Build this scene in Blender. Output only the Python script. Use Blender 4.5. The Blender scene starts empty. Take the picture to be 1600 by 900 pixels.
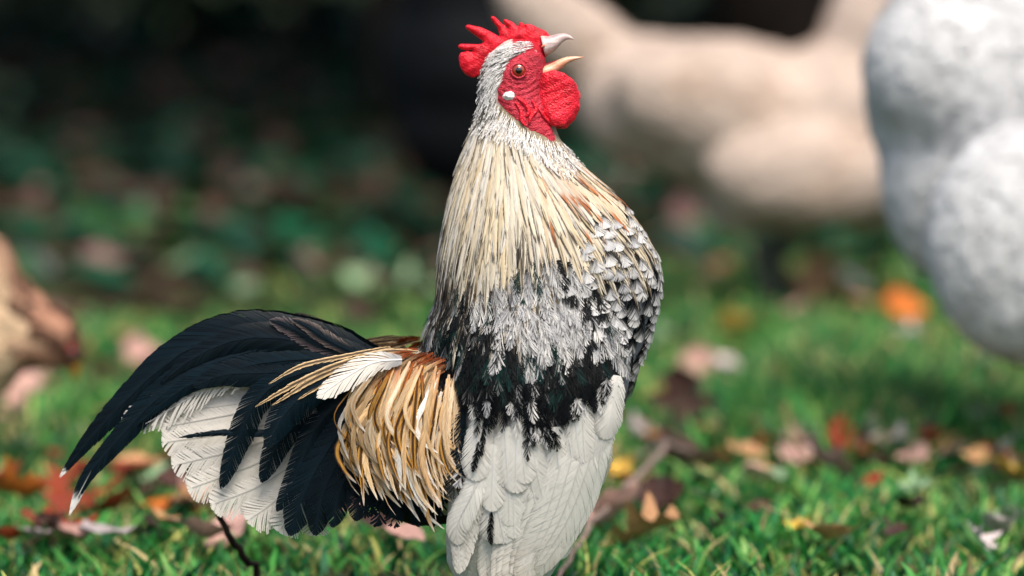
import bpy, bmesh, math, random
import numpy as np
from mathutils import Vector, Matrix, Euler
from mathutils.bvhtree import BVHTree

# ------------------------------------------------------------------ camera, sky, sun, exposure
SC = bpy.context.scene
COL = SC.collection
FPX = 6000.0                       # focal length in photo pixels (135 mm on 36 mm over 1600 px)
PITCH = math.atan(600 / FPX)
CAM = Vector((0, -2.4, 0.463))
FW = Vector((0, math.cos(PITCH), -math.sin(PITCH)))
UP = Vector((0, math.sin(PITCH), math.cos(PITCH)))
cd = bpy.data.cameras.new('camera'); co = bpy.data.objects.new('camera', cd); COL.objects.link(co)
co.location = CAM; co.rotation_euler = (math.pi / 2 - PITCH, 0, 0)
cd.sensor_width = 36; cd.lens = 135; cd.clip_start = 0.05; cd.clip_end = 600
cd.dof.use_dof = True; cd.dof.focus_distance = 2.385; cd.dof.aperture_fstop = 3.3
SC.camera = co

SUN_EL, SUN_ROT = math.radians(60), math.radians(160)
w = bpy.data.worlds.new('World'); SC.world = w; w.use_nodes = True
nt = w.node_tree; nt.nodes.clear()
sky = nt.nodes.new('ShaderNodeTexSky'); sky.sky_type = 'NISHITA'; sky.sun_disc = False
sky.sun_elevation = SUN_EL; sky.sun_rotation = SUN_ROT; sky.dust_density = 3.0; sky.air_density = 1.0
bg = nt.nodes.new('ShaderNodeBackground'); bg.inputs[1].default_value = 0.10
wo = nt.nodes.new('ShaderNodeOutputWorld')
nt.links.new(sky.outputs[0], bg.inputs[0]); nt.links.new(bg.outputs[0], wo.inputs[0])
sl = bpy.data.lights.new('sun', 'SUN'); sl.energy = 2.2; sl.angle = math.radians(30); sl.color = (1, .94, .86)
so = bpy.data.objects.new('sun', sl); COL.objects.link(so)
sd = Vector((math.sin(SUN_ROT) * math.cos(SUN_EL), math.cos(SUN_ROT) * math.cos(SUN_EL), math.sin(SUN_EL)))
so.rotation_euler = sd.to_track_quat('Z', 'Y').to_euler(); so.location = sd * 20
SC.view_settings.view_transform = 'Standard'; SC.view_settings.look = 'None'
SC.view_settings.gamma = 1; SC.view_settings.use_curve_mapping = False
SC.view_settings.exposure = 1.0
SC.cycles.max_bounces = 6; SC.cycles.transparent_max_bounces = 8

rng = np.random.default_rng(11); R = random.Random(5)

# ------------------------------------------------------------------ helpers
def pxdir(px, py):
    return FW * FPX + Vector((1, 0, 0)) * (px - 800) + UP * (450 - py)
def at(px, py, Y=0.0):
    d = pxdir(px, py); return CAM + d * ((Y - CAM.y) / d.y)
def gnd(px, py, z=0.0):
    d = pxdir(px, py); return CAM + d * ((z - CAM.z) / d.z)
def proj(p):
    q = Vector(p) - CAM; k = q.dot(FW)
    return 800 + FPX * q.x / k, 450 - FPX * q.dot(UP) / k
S = (at(801, 450) - at(800, 450)).length            # metres per photo pixel at the rooster
def lin(r, g, b):
    f = lambda c: c / 12.92 if c <= .04045 else ((c + .055) / 1.055) ** 2.4
    return np.array([f(r / 255), f(g / 255), f(b / 255)])
def smooth(a, b, x):
    t = np.clip((x - a) / (b - a), 0, 1); return t * t * (3 - 2 * t)

def mesh(name, V, F, C=None, smooth_=True):
    V = np.asarray(V, float).reshape(-1, 3); F = np.asarray(F, int)
    me = bpy.data.meshes.new(name)
    me.vertices.add(len(V)); me.vertices.foreach_set('co', V.ravel())
    n = F.shape[1]
    me.loops.add(F.size); me.loops.foreach_set('vertex_index', F.ravel())
    me.polygons.add(len(F)); me.polygons.foreach_set('loop_start', np.arange(0, F.size, n))
    if smooth_: me.polygons.foreach_set('use_smooth', np.ones(len(F), bool))
    me.update(calc_edges=True)
    if C is not None:
        a = me.color_attributes.new('Col', 'FLOAT_COLOR', 'POINT')
        C = np.asarray(C, float).reshape(-1, 3)
        a.data.foreach_set('color', np.concatenate([C, np.ones((len(C), 1))], 1).ravel())
    return me
def obj(name, me, mat=None, parent=None):
    o = bpy.data.objects.new(name, me); COL.objects.link(o)
    if mat is not None and len(me.materials) == 0: me.materials.append(mat)
    if parent is not None:
        o.parent = parent; o.matrix_parent_inverse = Matrix.Translation(-parent.location)
    return o
def tag(o, label=None, cat=None, group=None, kind=None):
    if label: o['label'] = label
    if cat: o['category'] = cat
    if group: o['group'] = group
    if kind: o['kind'] = kind
    return o
def empty(name, loc):
    o = bpy.data.objects.new(name, None); COL.objects.link(o); o.location = loc; o.empty_display_size = .05
    return o
def bm_mesh(name, bm):
    me = bpy.data.meshes.new(name); bm.to_mesh(me); bm.free()
    for p in me.polygons: p.use_smooth = True
    return me
def catmull(P, n):
    P = [np.array(p, float) for p in P]
    P = [2 * P[0] - P[1]] + P + [2 * P[-1] - P[-2]]
    out = []; m = len(P) - 3
    for k in range(n + 1):
        u = k / n * m; i = min(int(u), m - 1); t = u - i
        a, b, c, d = P[i:i + 4]
        out.append(.5 * (2 * b + (c - a) * t + (2 * a - 5 * b + 4 * c - d) * t * t + (3 * b - a - 3 * c + d) * t ** 3))
    return np.array(out)
def tube(P, r, n=8, jit=0.0, cap=True):
    """tapered tube through points P with radii r -> V, F(quads)"""
    P = np.asarray(P, float); m = len(P); V = []; F = []
    T = np.gradient(P, axis=0); T /= np.linalg.norm(T, axis=1)[:, None] + 1e-9
    a = np.array([0, 0, 1.]) if abs(T[0][2]) < .9 else np.array([1., 0, 0])
    for i in range(m):
        b = np.cross(T[i], a); b /= np.linalg.norm(b) + 1e-9; c = np.cross(b, T[i]); a = c
        for k in range(n):
            th = 2 * math.pi * k / n
            rr = r[i] * (1 + jit * (rng.random() - .5))
            V.append(P[i] + rr * (b * math.cos(th) + c * math.sin(th)))
    for i in range(m - 1):
        for k in range(n):
            F.append((i * n + k, i * n + (k + 1) % n, (i + 1) * n + (k + 1) % n, (i + 1) * n + k))
    if cap:
        V.append(P[0]); V.append(P[-1]); e0, e1 = len(V) - 2, len(V) - 1
        for k in range(0, n, 2):
            F.append((e0, (k + 2) % n, (k + 1) % n, k))
            b0 = (m - 1) * n; F.append((e1, b0 + k, b0 + (k + 1) % n, b0 + (k + 2) % n))
    return np.array(V), np.array(F)
def join(parts):
    V, F, C, o = [], [], [], 0
    for p in parts:
        V.append(p[0]); F.append(np.asarray(p[1]) + o); o += len(p[0])
        if len(p) > 2: C.append(p[2])
    return np.concatenate(V), np.concatenate(F), (np.concatenate(C) if C else None)

# ------------------------------------------------------------------ materials
def mat_base(name):
    m = bpy.data.materials.new(name); m.use_nodes = True
    n = m.node_tree; b = n.nodes['Principled BSDF']; return m, n, b
def noise(n, scale, detail=4, rough=.6, coord='Object', vec_scale=None):
    tc = n.nodes.new('ShaderNodeTexCoord'); t = n.nodes.new('ShaderNodeTexNoise')
    t.inputs['Scale'].default_value = scale; t.inputs['Detail'].default_value = detail; t.inputs['Roughness'].default_value = rough
    if vec_scale:
        mp = n.nodes.new('ShaderNodeMapping'); mp.inputs['Scale'].default_value = vec_scale
        n.links.new(tc.outputs[coord], mp.inputs[0]); n.links.new(mp.outputs[0], t.inputs['Vector'])
    else: n.links.new(tc.outputs[coord], t.inputs['Vector'])
    return t
def ramp(n, src, stops):
    r = n.nodes.new('ShaderNodeValToRGB'); e = r.color_ramp.elements
    while len(e) < len(stops): e.new(.5)
    for k, (p, c) in enumerate(stops): e[k].position = p; e[k].color = (*c, 1)
    n.links.new(src, r.inputs[0]); return r
def bump(n, b, src, strength, dist=.001):
    u = n.nodes.new('ShaderNodeBump'); u.inputs['Strength'].default_value = strength; u.inputs['Distance'].default_value = dist
    n.links.new(src, u.inputs['Height']); n.links.new(u.outputs[0], b.inputs['Normal'])
def mat_vcol(name, rough=.6, spec=.3, sheen=0.0, mott=.25, nscale=300, bstr=.25, transl=0.0):
    m, n, b = mat_base(name)
    a = n.nodes.new('ShaderNodeVertexColor'); a.layer_name = 'Col'
    t = noise(n, nscale, 3); r = ramp(n, t.outputs[0], [(.3, (1 - mott,) * 3), (.7, (1 + mott * .3,) * 3)])
    mx = n.nodes.new('ShaderNodeMixRGB'); mx.blend_type = 'MULTIPLY'; mx.inputs[0].default_value = 1
    n.links.new(a.outputs[0], mx.inputs[1]); n.links.new(r.outputs[0], mx.inputs[2])
    n.links.new(mx.outputs[0], b.inputs['Base Color'])
    b.inputs['Roughness'].default_value = rough; b.inputs['Specular IOR Level'].default_value = spec
    if sheen: b.inputs['Sheen Weight'].default_value = sheen; b.inputs['Sheen Roughness'].default_value = .4
    bump(n, b, t.outputs[0], bstr, .0005)
    if transl:
        tr = n.nodes.new('ShaderNodeBsdfTranslucent'); ms = n.nodes.new('ShaderNodeMixShader'); ms.inputs[0].default_value = transl
        n.links.new(mx.outputs[0], tr.inputs[0]); out = n.nodes['Material Output']
        n.links.new(b.outputs[0], ms.inputs[1]); n.links.new(tr.outputs[0], ms.inputs[2]); n.links.new(ms.outputs[0], out.inputs[0])
    return m
M_FEATHER = mat_vcol('feather', .55, .08, .0, .05, 300, .05, .15)
M_TAIL = mat_vcol('glossy_feather', .34, .1, .0, .1, 300, .05)
M_BODY = mat_vcol('body_skin_and_down', .7, .2, 0, .3, 350, .5)
M_HEN = mat_vcol('hen_plumage', .75, .15, 0, .2, 60, .3)

def mat_flesh(name, c0, c1, scale=420, bs=.9, rough=.48, sss=.15):
    m, n, b = mat_base(name)
    t = noise(n, scale, 4, .65)
    v = n.nodes.new('ShaderNodeTexVoronoi'); v.inputs['Scale'].default_value = scale * 1.4
    tc = n.nodes.new('ShaderNodeTexCoord'); n.links.new(tc.outputs['Object'], v.inputs['Vector'])
    r = ramp(n, t.outputs[0], [(.3, c0), (.7, c1)])
    t3 = noise(n, 75, 5, .65); r3 = ramp(n, t3.outputs[0], [(.34, (.52, .42, .48)), (.5, (1, 1, 1)), (.68, (1.05, 1.9, 1.7))])
    mx = n.nodes.new('ShaderNodeMixRGB'); mx.blend_type = 'MULTIPLY'; mx.inputs[0].default_value = .8
    n.links.new(r.outputs[0], mx.inputs[1]); n.links.new(r3.outputs[0], mx.inputs[2]); n.links.new(mx.outputs[0], b.inputs['Base Color'])
    ad = n.nodes.new('ShaderNodeMath'); ad.operation = 'ADD'
    n.links.new(t.outputs[0], ad.inputs[0]); n.links.new(v.outputs['Distance'], ad.inputs[1])
    bump(n, b, ad.outputs[0], bs, .0012)
    b.inputs['Roughness'].default_value = rough; b.inputs['Specular IOR Level'].default_value = .35
    b.inputs['Subsurface Weight'].default_value = sss; b.inputs['Subsurface Radius'].default_value = (1, .2, .1); b.inputs['Subsurface Scale'].default_value = .004
    return m
M_COMB = mat_flesh('comb_red', tuple(lin(200, 12, 32)), tuple(lin(236, 26, 46)), 900, .35, .42, .25)
M_WATTLE = mat_flesh('wattle_red', tuple(lin(205, 14, 34)), tuple(lin(236, 34, 54)), 600, .55, .4, .2)
M_FACE = mat_flesh('face_red', tuple(lin(160, 14, 36)), tuple(lin(212, 56, 72)), 800, .55, .5, .1)
M_LOBE = mat_flesh('earlobe_white', tuple(lin(215, 205, 200)), tuple(lin(240, 236, 230)), 500, .4, .5, .1)
def mat_beak(name, c0, c1, ax0, ax1):
    m, n, b = mat_base(name)
    t = noise(n, 130, 4, .6, vec_scale=(1, 1, 2.5)); r = ramp(n, t.outputs[0], [(.35, c0), (.65, c1)])
    n.links.new(r.outputs[0], b.inputs['Base Color']); b.inputs['Roughness'].default_value = .35
    bump(n, b, t.outputs[0], .15, .0006)
    return m
M_UBEAK = mat_beak('upper_beak_horn', tuple(lin(170, 142, 138)), tuple(lin(222, 204, 194)), 0, 1)
M_LBEAK = mat_beak('lower_beak_horn', tuple(lin(206, 130, 96)), tuple(lin(226, 190, 156)), 0, 1)
def mat_plain(name, c, rough=.5, spec=.4, coat=0, nv=.15, ns=80):
    m, n, b = mat_base(name); c = np.array(c)
    t = noise(n, ns, 4); r = ramp(n, t.outputs[0], [(.3, tuple(c * (1 - nv))), (.7, tuple(np.minimum(c * (1 + nv), 1)))])
    n.links.new(r.outputs[0], b.inputs['Base Color']); b.inputs['Roughness'].default_value = rough
    b.inputs['Specular IOR Level'].default_value = spec; b.inputs['Coat Weight'].default_value = coat; b.inputs['Coat Roughness'].default_value = .03
    bump(n, b, t.outputs[0], .2, .001)
    return m
M_IRIS = mat_plain('iris', lin(150, 48, 22), .3, .5, 1, .4, 900)
M_PUPIL = mat_plain('pupil', (.004, .004, .004), .08, .6, 1, 0, 10)
M_HLEG = mat_plain('slate_leg', lin(58, 56, 52), .6, .3, 0, .3, 200)
M_SHANK = mat_plain('leg_scales', lin(150, 140, 120), .55, .3, 0, .3, 300)
M_MOUTH = mat_plain('mouth_lining', lin(130, 40, 40), .4, .4)

# ------------------------------------------------------------------ ground
def mat_ground():
    m, n, b = mat_base('soil_and_moss')
    t = noise(n, 3.0, 8, .65); t2 = noise(n, 26, 6, .7)
    r1 = ramp(n, t2.outputs[0], [(.3, tuple(lin(34, 28, 22))), (.55, tuple(lin(62, 50, 38))), (.75, tuple(lin(96, 74, 58)))])
    r2 = ramp(n, t2.outputs[0], [(.3, tuple(lin(20, 40, 18))), (.7, tuple(lin(58, 84, 36)))])
    k = ramp(n, t.outputs[0], [(.42, (0, 0, 0)), (.58, (1, 1, 1))])
    mx = n.nodes.new('ShaderNodeMixRGB'); n.links.new(k.outputs[0], mx.inputs[0]); n.links.new(r1.outputs[0], mx.inputs[1]); n.links.new(r2.outputs[0], mx.inputs[2])
    n.links.new(mx.outputs[0], b.inputs['Base Color']); b.inputs['Roughness'].default_value = .95; b.inputs['Specular IOR Level'].default_value = .1
    bump(n, b, t2.outputs[0], .8, .02); return m
def hgt(x, y):
    near = np.exp(-((np.asarray(y) - 2) / 9.0) ** 2)
    return near * (.006 * np.sin(5.1 * x + 1.3) * np.sin(4.3 * y) + .004 * np.sin(11 * x + 2.0 * y) * np.cos(9.1 * y - 3 * x))
gx = np.concatenate([np.linspace(-250, -4, 14)[:-1], np.linspace(-4, 4, 90), np.linspace(4, 250, 14)[1:]])
gy = np.concatenate([np.linspace(-150, -3, 8)[:-1], np.linspace(-3, 8, 130), np.linspace(8, 400, 20)[1:]])
XX, YY = np.meshgrid(gx, gy); ZZ = hgt(XX, YY)
nx, ny = len(gx), len(gy); ii = np.arange(nx * ny).reshape(ny, nx)
GF = np.stack([ii[:-1, :-1], ii[:-1, 1:], ii[1:, 1:], ii[1:, :-1]], -1).reshape(-1, 4)
tag(obj('ground', mesh('ground', np.stack([XX, YY, ZZ], -1), GF), mat_ground()), kind='structure')

# ------------------------------------------------------------------ grass (nobody could count it)
def vnoise(x, y, f, s):
    return (np.sin(f * x + 1.7 * s) * np.sin(f * 1.13 * y + .9 * s) + np.sin(f * 1.9 * x - f * .7 * y + s) * .6 + np.sin(f * .6 * x + f * 2.3 * y + 2.2 * s) * .5) / 2.1
def grass():
    N = 330000
    d = 2.2 + rng.random(N) ** 1.15 * 4.6                        # distance from the camera
    x = (rng.random(N) * 2 - 1) * (.155 * d + .16); y = d - 2.4
    k = vnoise(x, y, 9, 1.0) * .5 + vnoise(x, y, 23, 4.0) * .35
    fade = 1 - smooth(3.7, 4.7, d + .3 * vnoise(x, y, 5, 2) - .75 * smooth(0, .4, x))
    keep = rng.random(N) < np.clip(.42 + .75 * k, .04, 1) * fade
    x, y, d, k = x[keep], y[keep], d[keep], k[keep]
    tx, ty, th_ = [], [], []
    for (cx, cy, rad, m_, hh) in [(1280, 700, .075, 900, .075), (1340, 690, .06, 500, .06), (1225, 690, .04, 260, .05), (1390, 640, .07, 500, .05), (1090, 520, .09, 400, .05), (60, 800, .05, 250, .03), (560, 850, .04, 200, .025)]:
        g = gnd(cx, cy); tx.append(g.x + rng.normal(0, rad, m_)); ty.append(g.y + rng.normal(0, rad * 1.3, m_)); th_.append(hh * rng.uniform(.4, 1.15, m_))
    tx, ty, th_ = np.concatenate(tx), np.concatenate(ty), np.concatenate(th_)
    x, y = np.concatenate([x, tx]), np.concatenate([y, ty]); k = np.concatenate([k, np.full(len(tx), -.2)])
    n = len(x)
    h = (.010 + .015 * np.clip(k + .3, 0, 1)) * np.minimum(np.exp(rng.normal(0, .5, n)), 2.3)
    for (cx, cy, rad, add) in [(1290, 670, .12, .07), (1340, 590, .13, .05), (1090, 470, .15, .03), (1250, 850, .12, .01), (560, 800, .1, .012), (60, 770, .14, .014)]:
        g = gnd(cx, cy); h += add * np.exp(-((x - g.x) ** 2 + (y - g.y) ** 2 * .6) / rad ** 2) * (.3 + rng.random(n))
    h[-len(th_):] = th_
    wd = .0012 + .0022 * rng.random(n) ** 2
    az = rng.random(n) * 2 * math.pi; lean = h * (.25 + .75 * rng.random(n))
    ld = np.stack([np.cos(az), np.sin(az)], 1); fa = az + math.pi / 2 + rng.normal(0, .5, n)
    wdir = np.stack([np.cos(fa), np.sin(fa), np.zeros(n)], 1)
    base = np.stack([x, y, hgt(x, y) - .003], 1)
    V = np.zeros((n, 8, 3))
    for j, (q, wf) in enumerate([(0, 1.), (.4, .9), (.75, .6), (1, .08)]):
        c = base + np.concatenate([ld * (lean * q ** 2)[:, None], (h * (q - .22 * q * q))[:, None]], 1)
        V[:, 2 * j] = c - wdir * (wd * wf)[:, None]; V[:, 2 * j + 1] = c + wdir * (wd * wf)[:, None]
    o = np.arange(n)[:, None] * 8
    F = np.concatenate([np.stack([o[:, 0] + 2 * j, o[:, 0] + 2 * j + 1, o[:, 0] + 2 * j + 3, o[:, 0] + 2 * j + 2], 1) for j in range(3)])
    pal = np.array([lin(38, 116, 52), lin(22, 94, 56), lin(70, 144, 66), lin(118, 166, 88), lin(16, 66, 46), lin(172, 176, 104), lin(186, 168, 128)])
    pk = rng.choice(7, n, p=[.26, .2, .2, .12, .08, .07, .07])
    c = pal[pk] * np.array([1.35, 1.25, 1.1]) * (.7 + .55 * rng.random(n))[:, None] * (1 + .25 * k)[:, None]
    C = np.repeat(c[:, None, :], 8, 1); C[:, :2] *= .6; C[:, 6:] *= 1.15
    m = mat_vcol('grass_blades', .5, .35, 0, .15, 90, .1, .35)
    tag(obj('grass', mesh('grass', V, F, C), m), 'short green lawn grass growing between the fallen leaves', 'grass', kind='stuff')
grass()

# dark ivy-like ground cover in the shade at the back
def cover():
    N = 21000
    d = 4.3 + rng.random(N) * 9.5; x = (rng.random(N) * 2 - 1) * (.16 * d + .5); y = d - 2.4
    k = vnoise(x, y, 3.1, 3) * .6 + vnoise(x, y, 8, 5) * .4
    keep = rng.random(N) < np.clip(.30 + .55 * k, 0, 1) * smooth(4.3, 5.4, d)
    x, y, k = x[keep], y[keep], k[keep]; n = len(x)
    z = .006 + rng.random(n) * (.02 + .04 * np.clip(k, 0, 1)); r = .016 + .028 * rng.random(n)
    az = rng.random(n) * 6.283; tl = rng.normal(0, .45, n)
    a = np.stack([np.cos(az), np.sin(az), np.sin(tl)], 1); b = np.stack([-np.sin(az), np.cos(az), rng.normal(0, .3, n)], 1)
    c = np.stack([x, y, z + hgt(x, y)], 1)
    prof = [(-1, .0), (-.55, .7), (.1, .62), (1, .0)]
    V = np.zeros((n, 6, 3)); r_ = r[:, None]
    V[:, 0] = c - a * r_; V[:, 1] = c - a * r_ * .5 + b * r_ * .7; V[:, 2] = c + a * r_ * .2 + b * r_ * .55
    V[:, 3] = c + a * r_ * 1.1; V[:, 4] = c + a * r_ * .2 - b * r_ * .55; V[:, 5] = c - a * r_ * .5 - b * r_ * .7
    V[:, [0, 3], 2] -= (.3 * r)[:, None]
    o = np.arange(n) * 6
    F = np.concatenate([np.stack([o, o + 1, o + 2, o + 3], 1), np.stack([o, o + 3, o + 4, o + 5], 1)])
    pal = np.array([lin(16, 62, 48), lin(24, 84, 56), lin(36, 96, 70), lin(60, 100, 52), lin(96, 128, 104)])
    cc = pal[rng.choice(5, n, p=[.38, .28, .18, .12, .04])] * (.6 + .6 * rng.random(n))[:, None]
    tag(obj('ivy_ground_cover', mesh('ivy', V, F, np.repeat(cc[:, None], 6, 1)), mat_vcol('ivy_leaves', .4, .4, 0, .25, 60, .2)),
        'dark green ivy creeping over shaded soil behind the hens', 'ivy', kind='stuff')
cover()
def litter():
    n = 2000; d = 4.1 + rng.random(n) ** .8 * 8; x = (rng.random(n) * 2 - 1) * (.15 * d + .4); y = d - 2.4
    keep = (vnoise(x, y, 4.3, 8) + rng.normal(0, .4, n) > -.1) & (rng.random(n) < smooth(4.0, 5.0, d)); x, y = x[keep], y[keep]; n = len(x)
    az = rng.random(n) * 6.283; r = (.018 + .02 * rng.random(n))[:, None]
    a = np.stack([np.cos(az), np.sin(az), rng.normal(0, .3, n)], 1) * r; b = np.stack([-np.sin(az), np.cos(az), rng.normal(0, .3, n)], 1) * r * .6
    c = np.stack([x, y, hgt(x, y) + .012 + .03 * rng.random(n)], 1); dz = np.array([0, 0, 1.]) * r * .25
    V = np.stack([c - a - dz, c - a * .3 + b, c + a * .5 + b * .8, c + a * 1.1 - dz, c + a * .5 - b * .8, c - a * .3 - b], 1); o = np.arange(n) * 6
    F = np.concatenate([np.stack([o, o + 1, o + 2, o + 3], 1), np.stack([o, o + 3, o + 4, o + 5], 1)])
    pal = np.array([lin(96, 66, 58), lin(74, 48, 38), lin(122, 92, 84), lin(110, 66, 44), lin(150, 124, 110)]); cc = pal[rng.choice(5, n, p=[.3, .3, .2, .15, .05])] * (.6 + .6 * rng.random(n))[:, None]
    tag(obj('leaf_litter', mesh('leaf_litter', V, F, np.repeat(cc[:, None], 6, 1)), mat_vcol('leaf_litter', .7, .2, 0, .3, 60, .3)), 'brown leaf litter covering the shaded soil at the back', 'leaf litter', kind='stuff')
litter()

# ------------------------------------------------------------------ trees behind (they shade the back of the yard)
M_BARK = mat_plain('bark', lin(58, 48, 40), .9, .1, 0, .5, 14)
M_CROWN = mat_vcol('evergreen_leaves', .5, .35, 0, .3, 9, .2, .1)
def tree(px, py, label, crown_z, crown_r, seed, nl=16000):
    g = gnd(px, py); rr = np.random.default_rng(seed)
    root = empty('evergreen_tree', (g.x, g.y, 0)); tag(root, label, 'tree', 'evergreen trees at the back of the yard')
    parts = []; H = 6.0
    zz = np.linspace(-.1, H, 14); P = np.stack([g.x + .06 * np.sin(zz * 1.3 + seed), g.y + .05 * np.cos(zz * 1.1 + seed), zz], 1)
    r = .13 * (1 - zz / H * .8); r[0] = .2; r[1] = .15
    parts.append(tube(P, r, 14, .12))
    tips = []
    for k in range(30):
        z0 = crown_z * .8 + rr.random() * 3.4; a = k * 2.4 + rr.random(); L = crown_r * (.6 + .4 * rr.random()) * (1 - .13 * max(z0 - 2.2, 0))
        s0 = np.array([g.x, g.y, z0]); e = s0 + np.array([math.cos(a) * L, math.sin(a) * L, .5 - .1 * L])
        Q = catmull([s0, (s0 + e) / 2 + [0, 0, .25], e], 7); parts.append(tube(Q, np.linspace(.04, .008, 8), 6)); tips.append(Q)
    V, F, _ = join(parts); obj('trunk', mesh('trunk', V, F), M_BARK, root)
    Q = np.concatenate(tips)
    c = Q[rr.integers(0, len(Q), nl)] + rr.normal(0, .34, (nl, 3)) * [1, 1, .5]
    c[:, 2] = np.maximum(c[:, 2], crown_z + .1 * rr.random(nl))
    az = rr.random(nl) * 6.283; s = .05 + .06 * rr.random(nl)
    a = np.stack([np.cos(az), np.sin(az), rr.normal(0, .4, nl)], 1) * s[:, None]; b = np.stack([-np.sin(az), np.cos(az), rr.normal(0, .4, nl)], 1) * (s * .55)[:, None]
    V = np.stack([c - a, c + b, c + a, c - b], 1); F = np.arange(nl * 4).reshape(-1, 4)
    pal = np.array([lin(30, 62, 40), lin(42, 80, 44), lin(24, 50, 36)])
    cc = pal[rr.integers(0, 3, nl)] * (.7 + .5 * rr.random(nl))[:, None]
    tag(obj('crown', mesh('crown', V, F, np.repeat(cc[:, None], 4, 1)), M_CROWN, root), kind='stuff')
tree(700, 190, 'dark evergreen tree whose trunk rises behind the black hen', 1.25, 3.6, 3, 7500)
tree(1175, 150, 'dark evergreen tree whose trunk rises behind the buff hen', 1.3, 3.6, 8, 7500)
tree(-330, 170, 'dark evergreen tree spreading low over the shaded ivy corner', 1.2, 3.8, 14, 7500)

def hedge():  # added to darken the top: hides the lit ground beyond the trees
    rr = np.random.default_rng(77); root = empty('hedge', (0, 9.2, 0)); tag(root, 'dense dark evergreen hedge closing the back of the yard', 'hedge')
    st = []
    for k in range(26):
        x = -5 + .4 * k + rr.normal(0, .08); y = 9.2 + rr.normal(0, .1)
        st.append(tube(catmull([(x, y, -.05), (x + rr.normal(0, .06), y, .9), (x + rr.normal(0, .15), y + rr.normal(0, .1), 2.2)], 6), np.linspace(.035, .012, 7), 7))
    V, F, _ = join(st); obj('stems', mesh('stems', V, F), M_BARK, root)
    n = 34000; c = np.stack([rr.uniform(-5.2, 5.2, n), 9.2 + rr.normal(0, .32, n), rr.random(n) ** 1.2 * 2.6], 1)
    c[:, 1] += .25 * np.sin(c[:, 0] * 2.1) * np.cos(c[:, 2] * 2.7); az = rr.random(n) * 6.283; s = .03 + .035 * rr.random(n)
    a = np.stack([np.cos(az), np.sin(az), rr.normal(0, .6, n)], 1) * s[:, None]; b = np.stack([-np.sin(az), np.cos(az), rr.normal(0, .6, n)], 1) * (s * .6)[:, None]
    pal = np.array([lin(16, 60, 46), lin(26, 74, 50), lin(20, 44, 34), lin(70, 56, 44)]); cc = pal[rr.choice(4, n, p=[.35, .25, .3, .1])] * (.6 + .6 * rr.random(n))[:, None]
    tag(obj('foliage', mesh('foliage', np.stack([c - a, c + b, c + a, c - b], 1), np.arange(n * 4).reshape(-1, 4), np.repeat(cc[:, None], 4, 1)), M_CROWN, root), kind='stuff')
hedge()

# ------------------------------------------------------------------ fallen leaves
def mat_leaf(name, c0, c1, c2):
    m, n, b = mat_base(name)
    t = noise(n, 38, 6, .7); r = ramp(n, t.outputs[0], [(.32, tuple(c0)), (.52, tuple(c1)), (.7, tuple(c2))])
    t2 = noise(n, 170, 3)
    oi = n.nodes.new('ShaderNodeObjectInfo'); hs = n.nodes.new('ShaderNodeHueSaturation')
    mr = n.nodes.new('ShaderNodeMapRange'); mr.inputs[3].default_value = .7; mr.inputs[4].default_value = 1.25
    n.links.new(oi.outputs['Random'], mr.inputs[0]); n.links.new(mr.outputs[0], hs.inputs['Value']); n.links.new(r.outputs[0], hs.inputs['Color'])
    n.links.new(hs.outputs[0], b.inputs['Base Color']); b.inputs['Roughness'].default_value = .45; b.inputs['Specular IOR Level'].default_value = .4
    bump(n, b, t2.outputs[0], .5, .002); return m
LM = {'rust': mat_leaf('leaf_rust', lin(70, 22, 14), lin(150, 52, 20), lin(196, 92, 34)),
      'orange': mat_leaf('leaf_orange', lin(120, 48, 14), lin(206, 104, 24), lin(230, 160, 50)),
      'brown': mat_leaf('leaf_brown', lin(34, 18, 14), lin(66, 36, 26), lin(98, 60, 40)),
      'pink': mat_leaf('leaf_pink', lin(150, 104, 94), lin(196, 152, 138), lin(216, 184, 168)),
      'pale': mat_leaf('leaf_pale', lin(168, 150, 146), lin(206, 190, 186), lin(226, 216, 210)),
      'tan': mat_leaf('leaf_tan', lin(140, 92, 58), lin(196, 146, 100), lin(214, 176, 132)),
      'yellow': mat_leaf('leaf_yellow', lin(170, 120, 40), lin(206, 166, 66), lin(222, 196, 104)),
      'dusky': mat_leaf('leaf_dusky', lin(70, 48, 46), lin(116, 82, 78), lin(138, 104, 96)),  # darker copy of the pink leaf, with shade put into its colour
      'green': mat_leaf('leaf_green', lin(96, 130, 90), lin(140, 168, 126), lin(170, 190, 150))}
LOOK = {'dusky': 'dull mauve brown leaf', 'rust': 'rust red curled leaf', 'orange': 'bright orange leaf', 'brown': 'dark brown shrivelled leaf', 'pink': 'dull pink dry leaf',
        'pale': 'pale whitish dry leaf', 'tan': 'tan dry leaf', 'yellow': 'yellow leaf', 'green': 'pale green broad leaf'}
def where(px, py):
    if py < 440 and px < 760: return 'on the shaded ground beside the black hen'
    if py < 540 and px < 1320: return 'on the ground near the buff hen'
    if px >= 1320 and py < 660: return 'on the ground near the white hen'
    if px < 520 and py < 660: return 'on the ground near the pecking brown hen'
    if px < 520: return "in the grass below the rooster's tail"
    if px < 860: return "in the grass behind the rooster's wing"
    if px < 1200: return 'in the grass around the forked branch'
    return 'in the lawn beyond the tall grass tuft' if py < 700 else 'in the open lawn beyond the forked branch'
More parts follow.
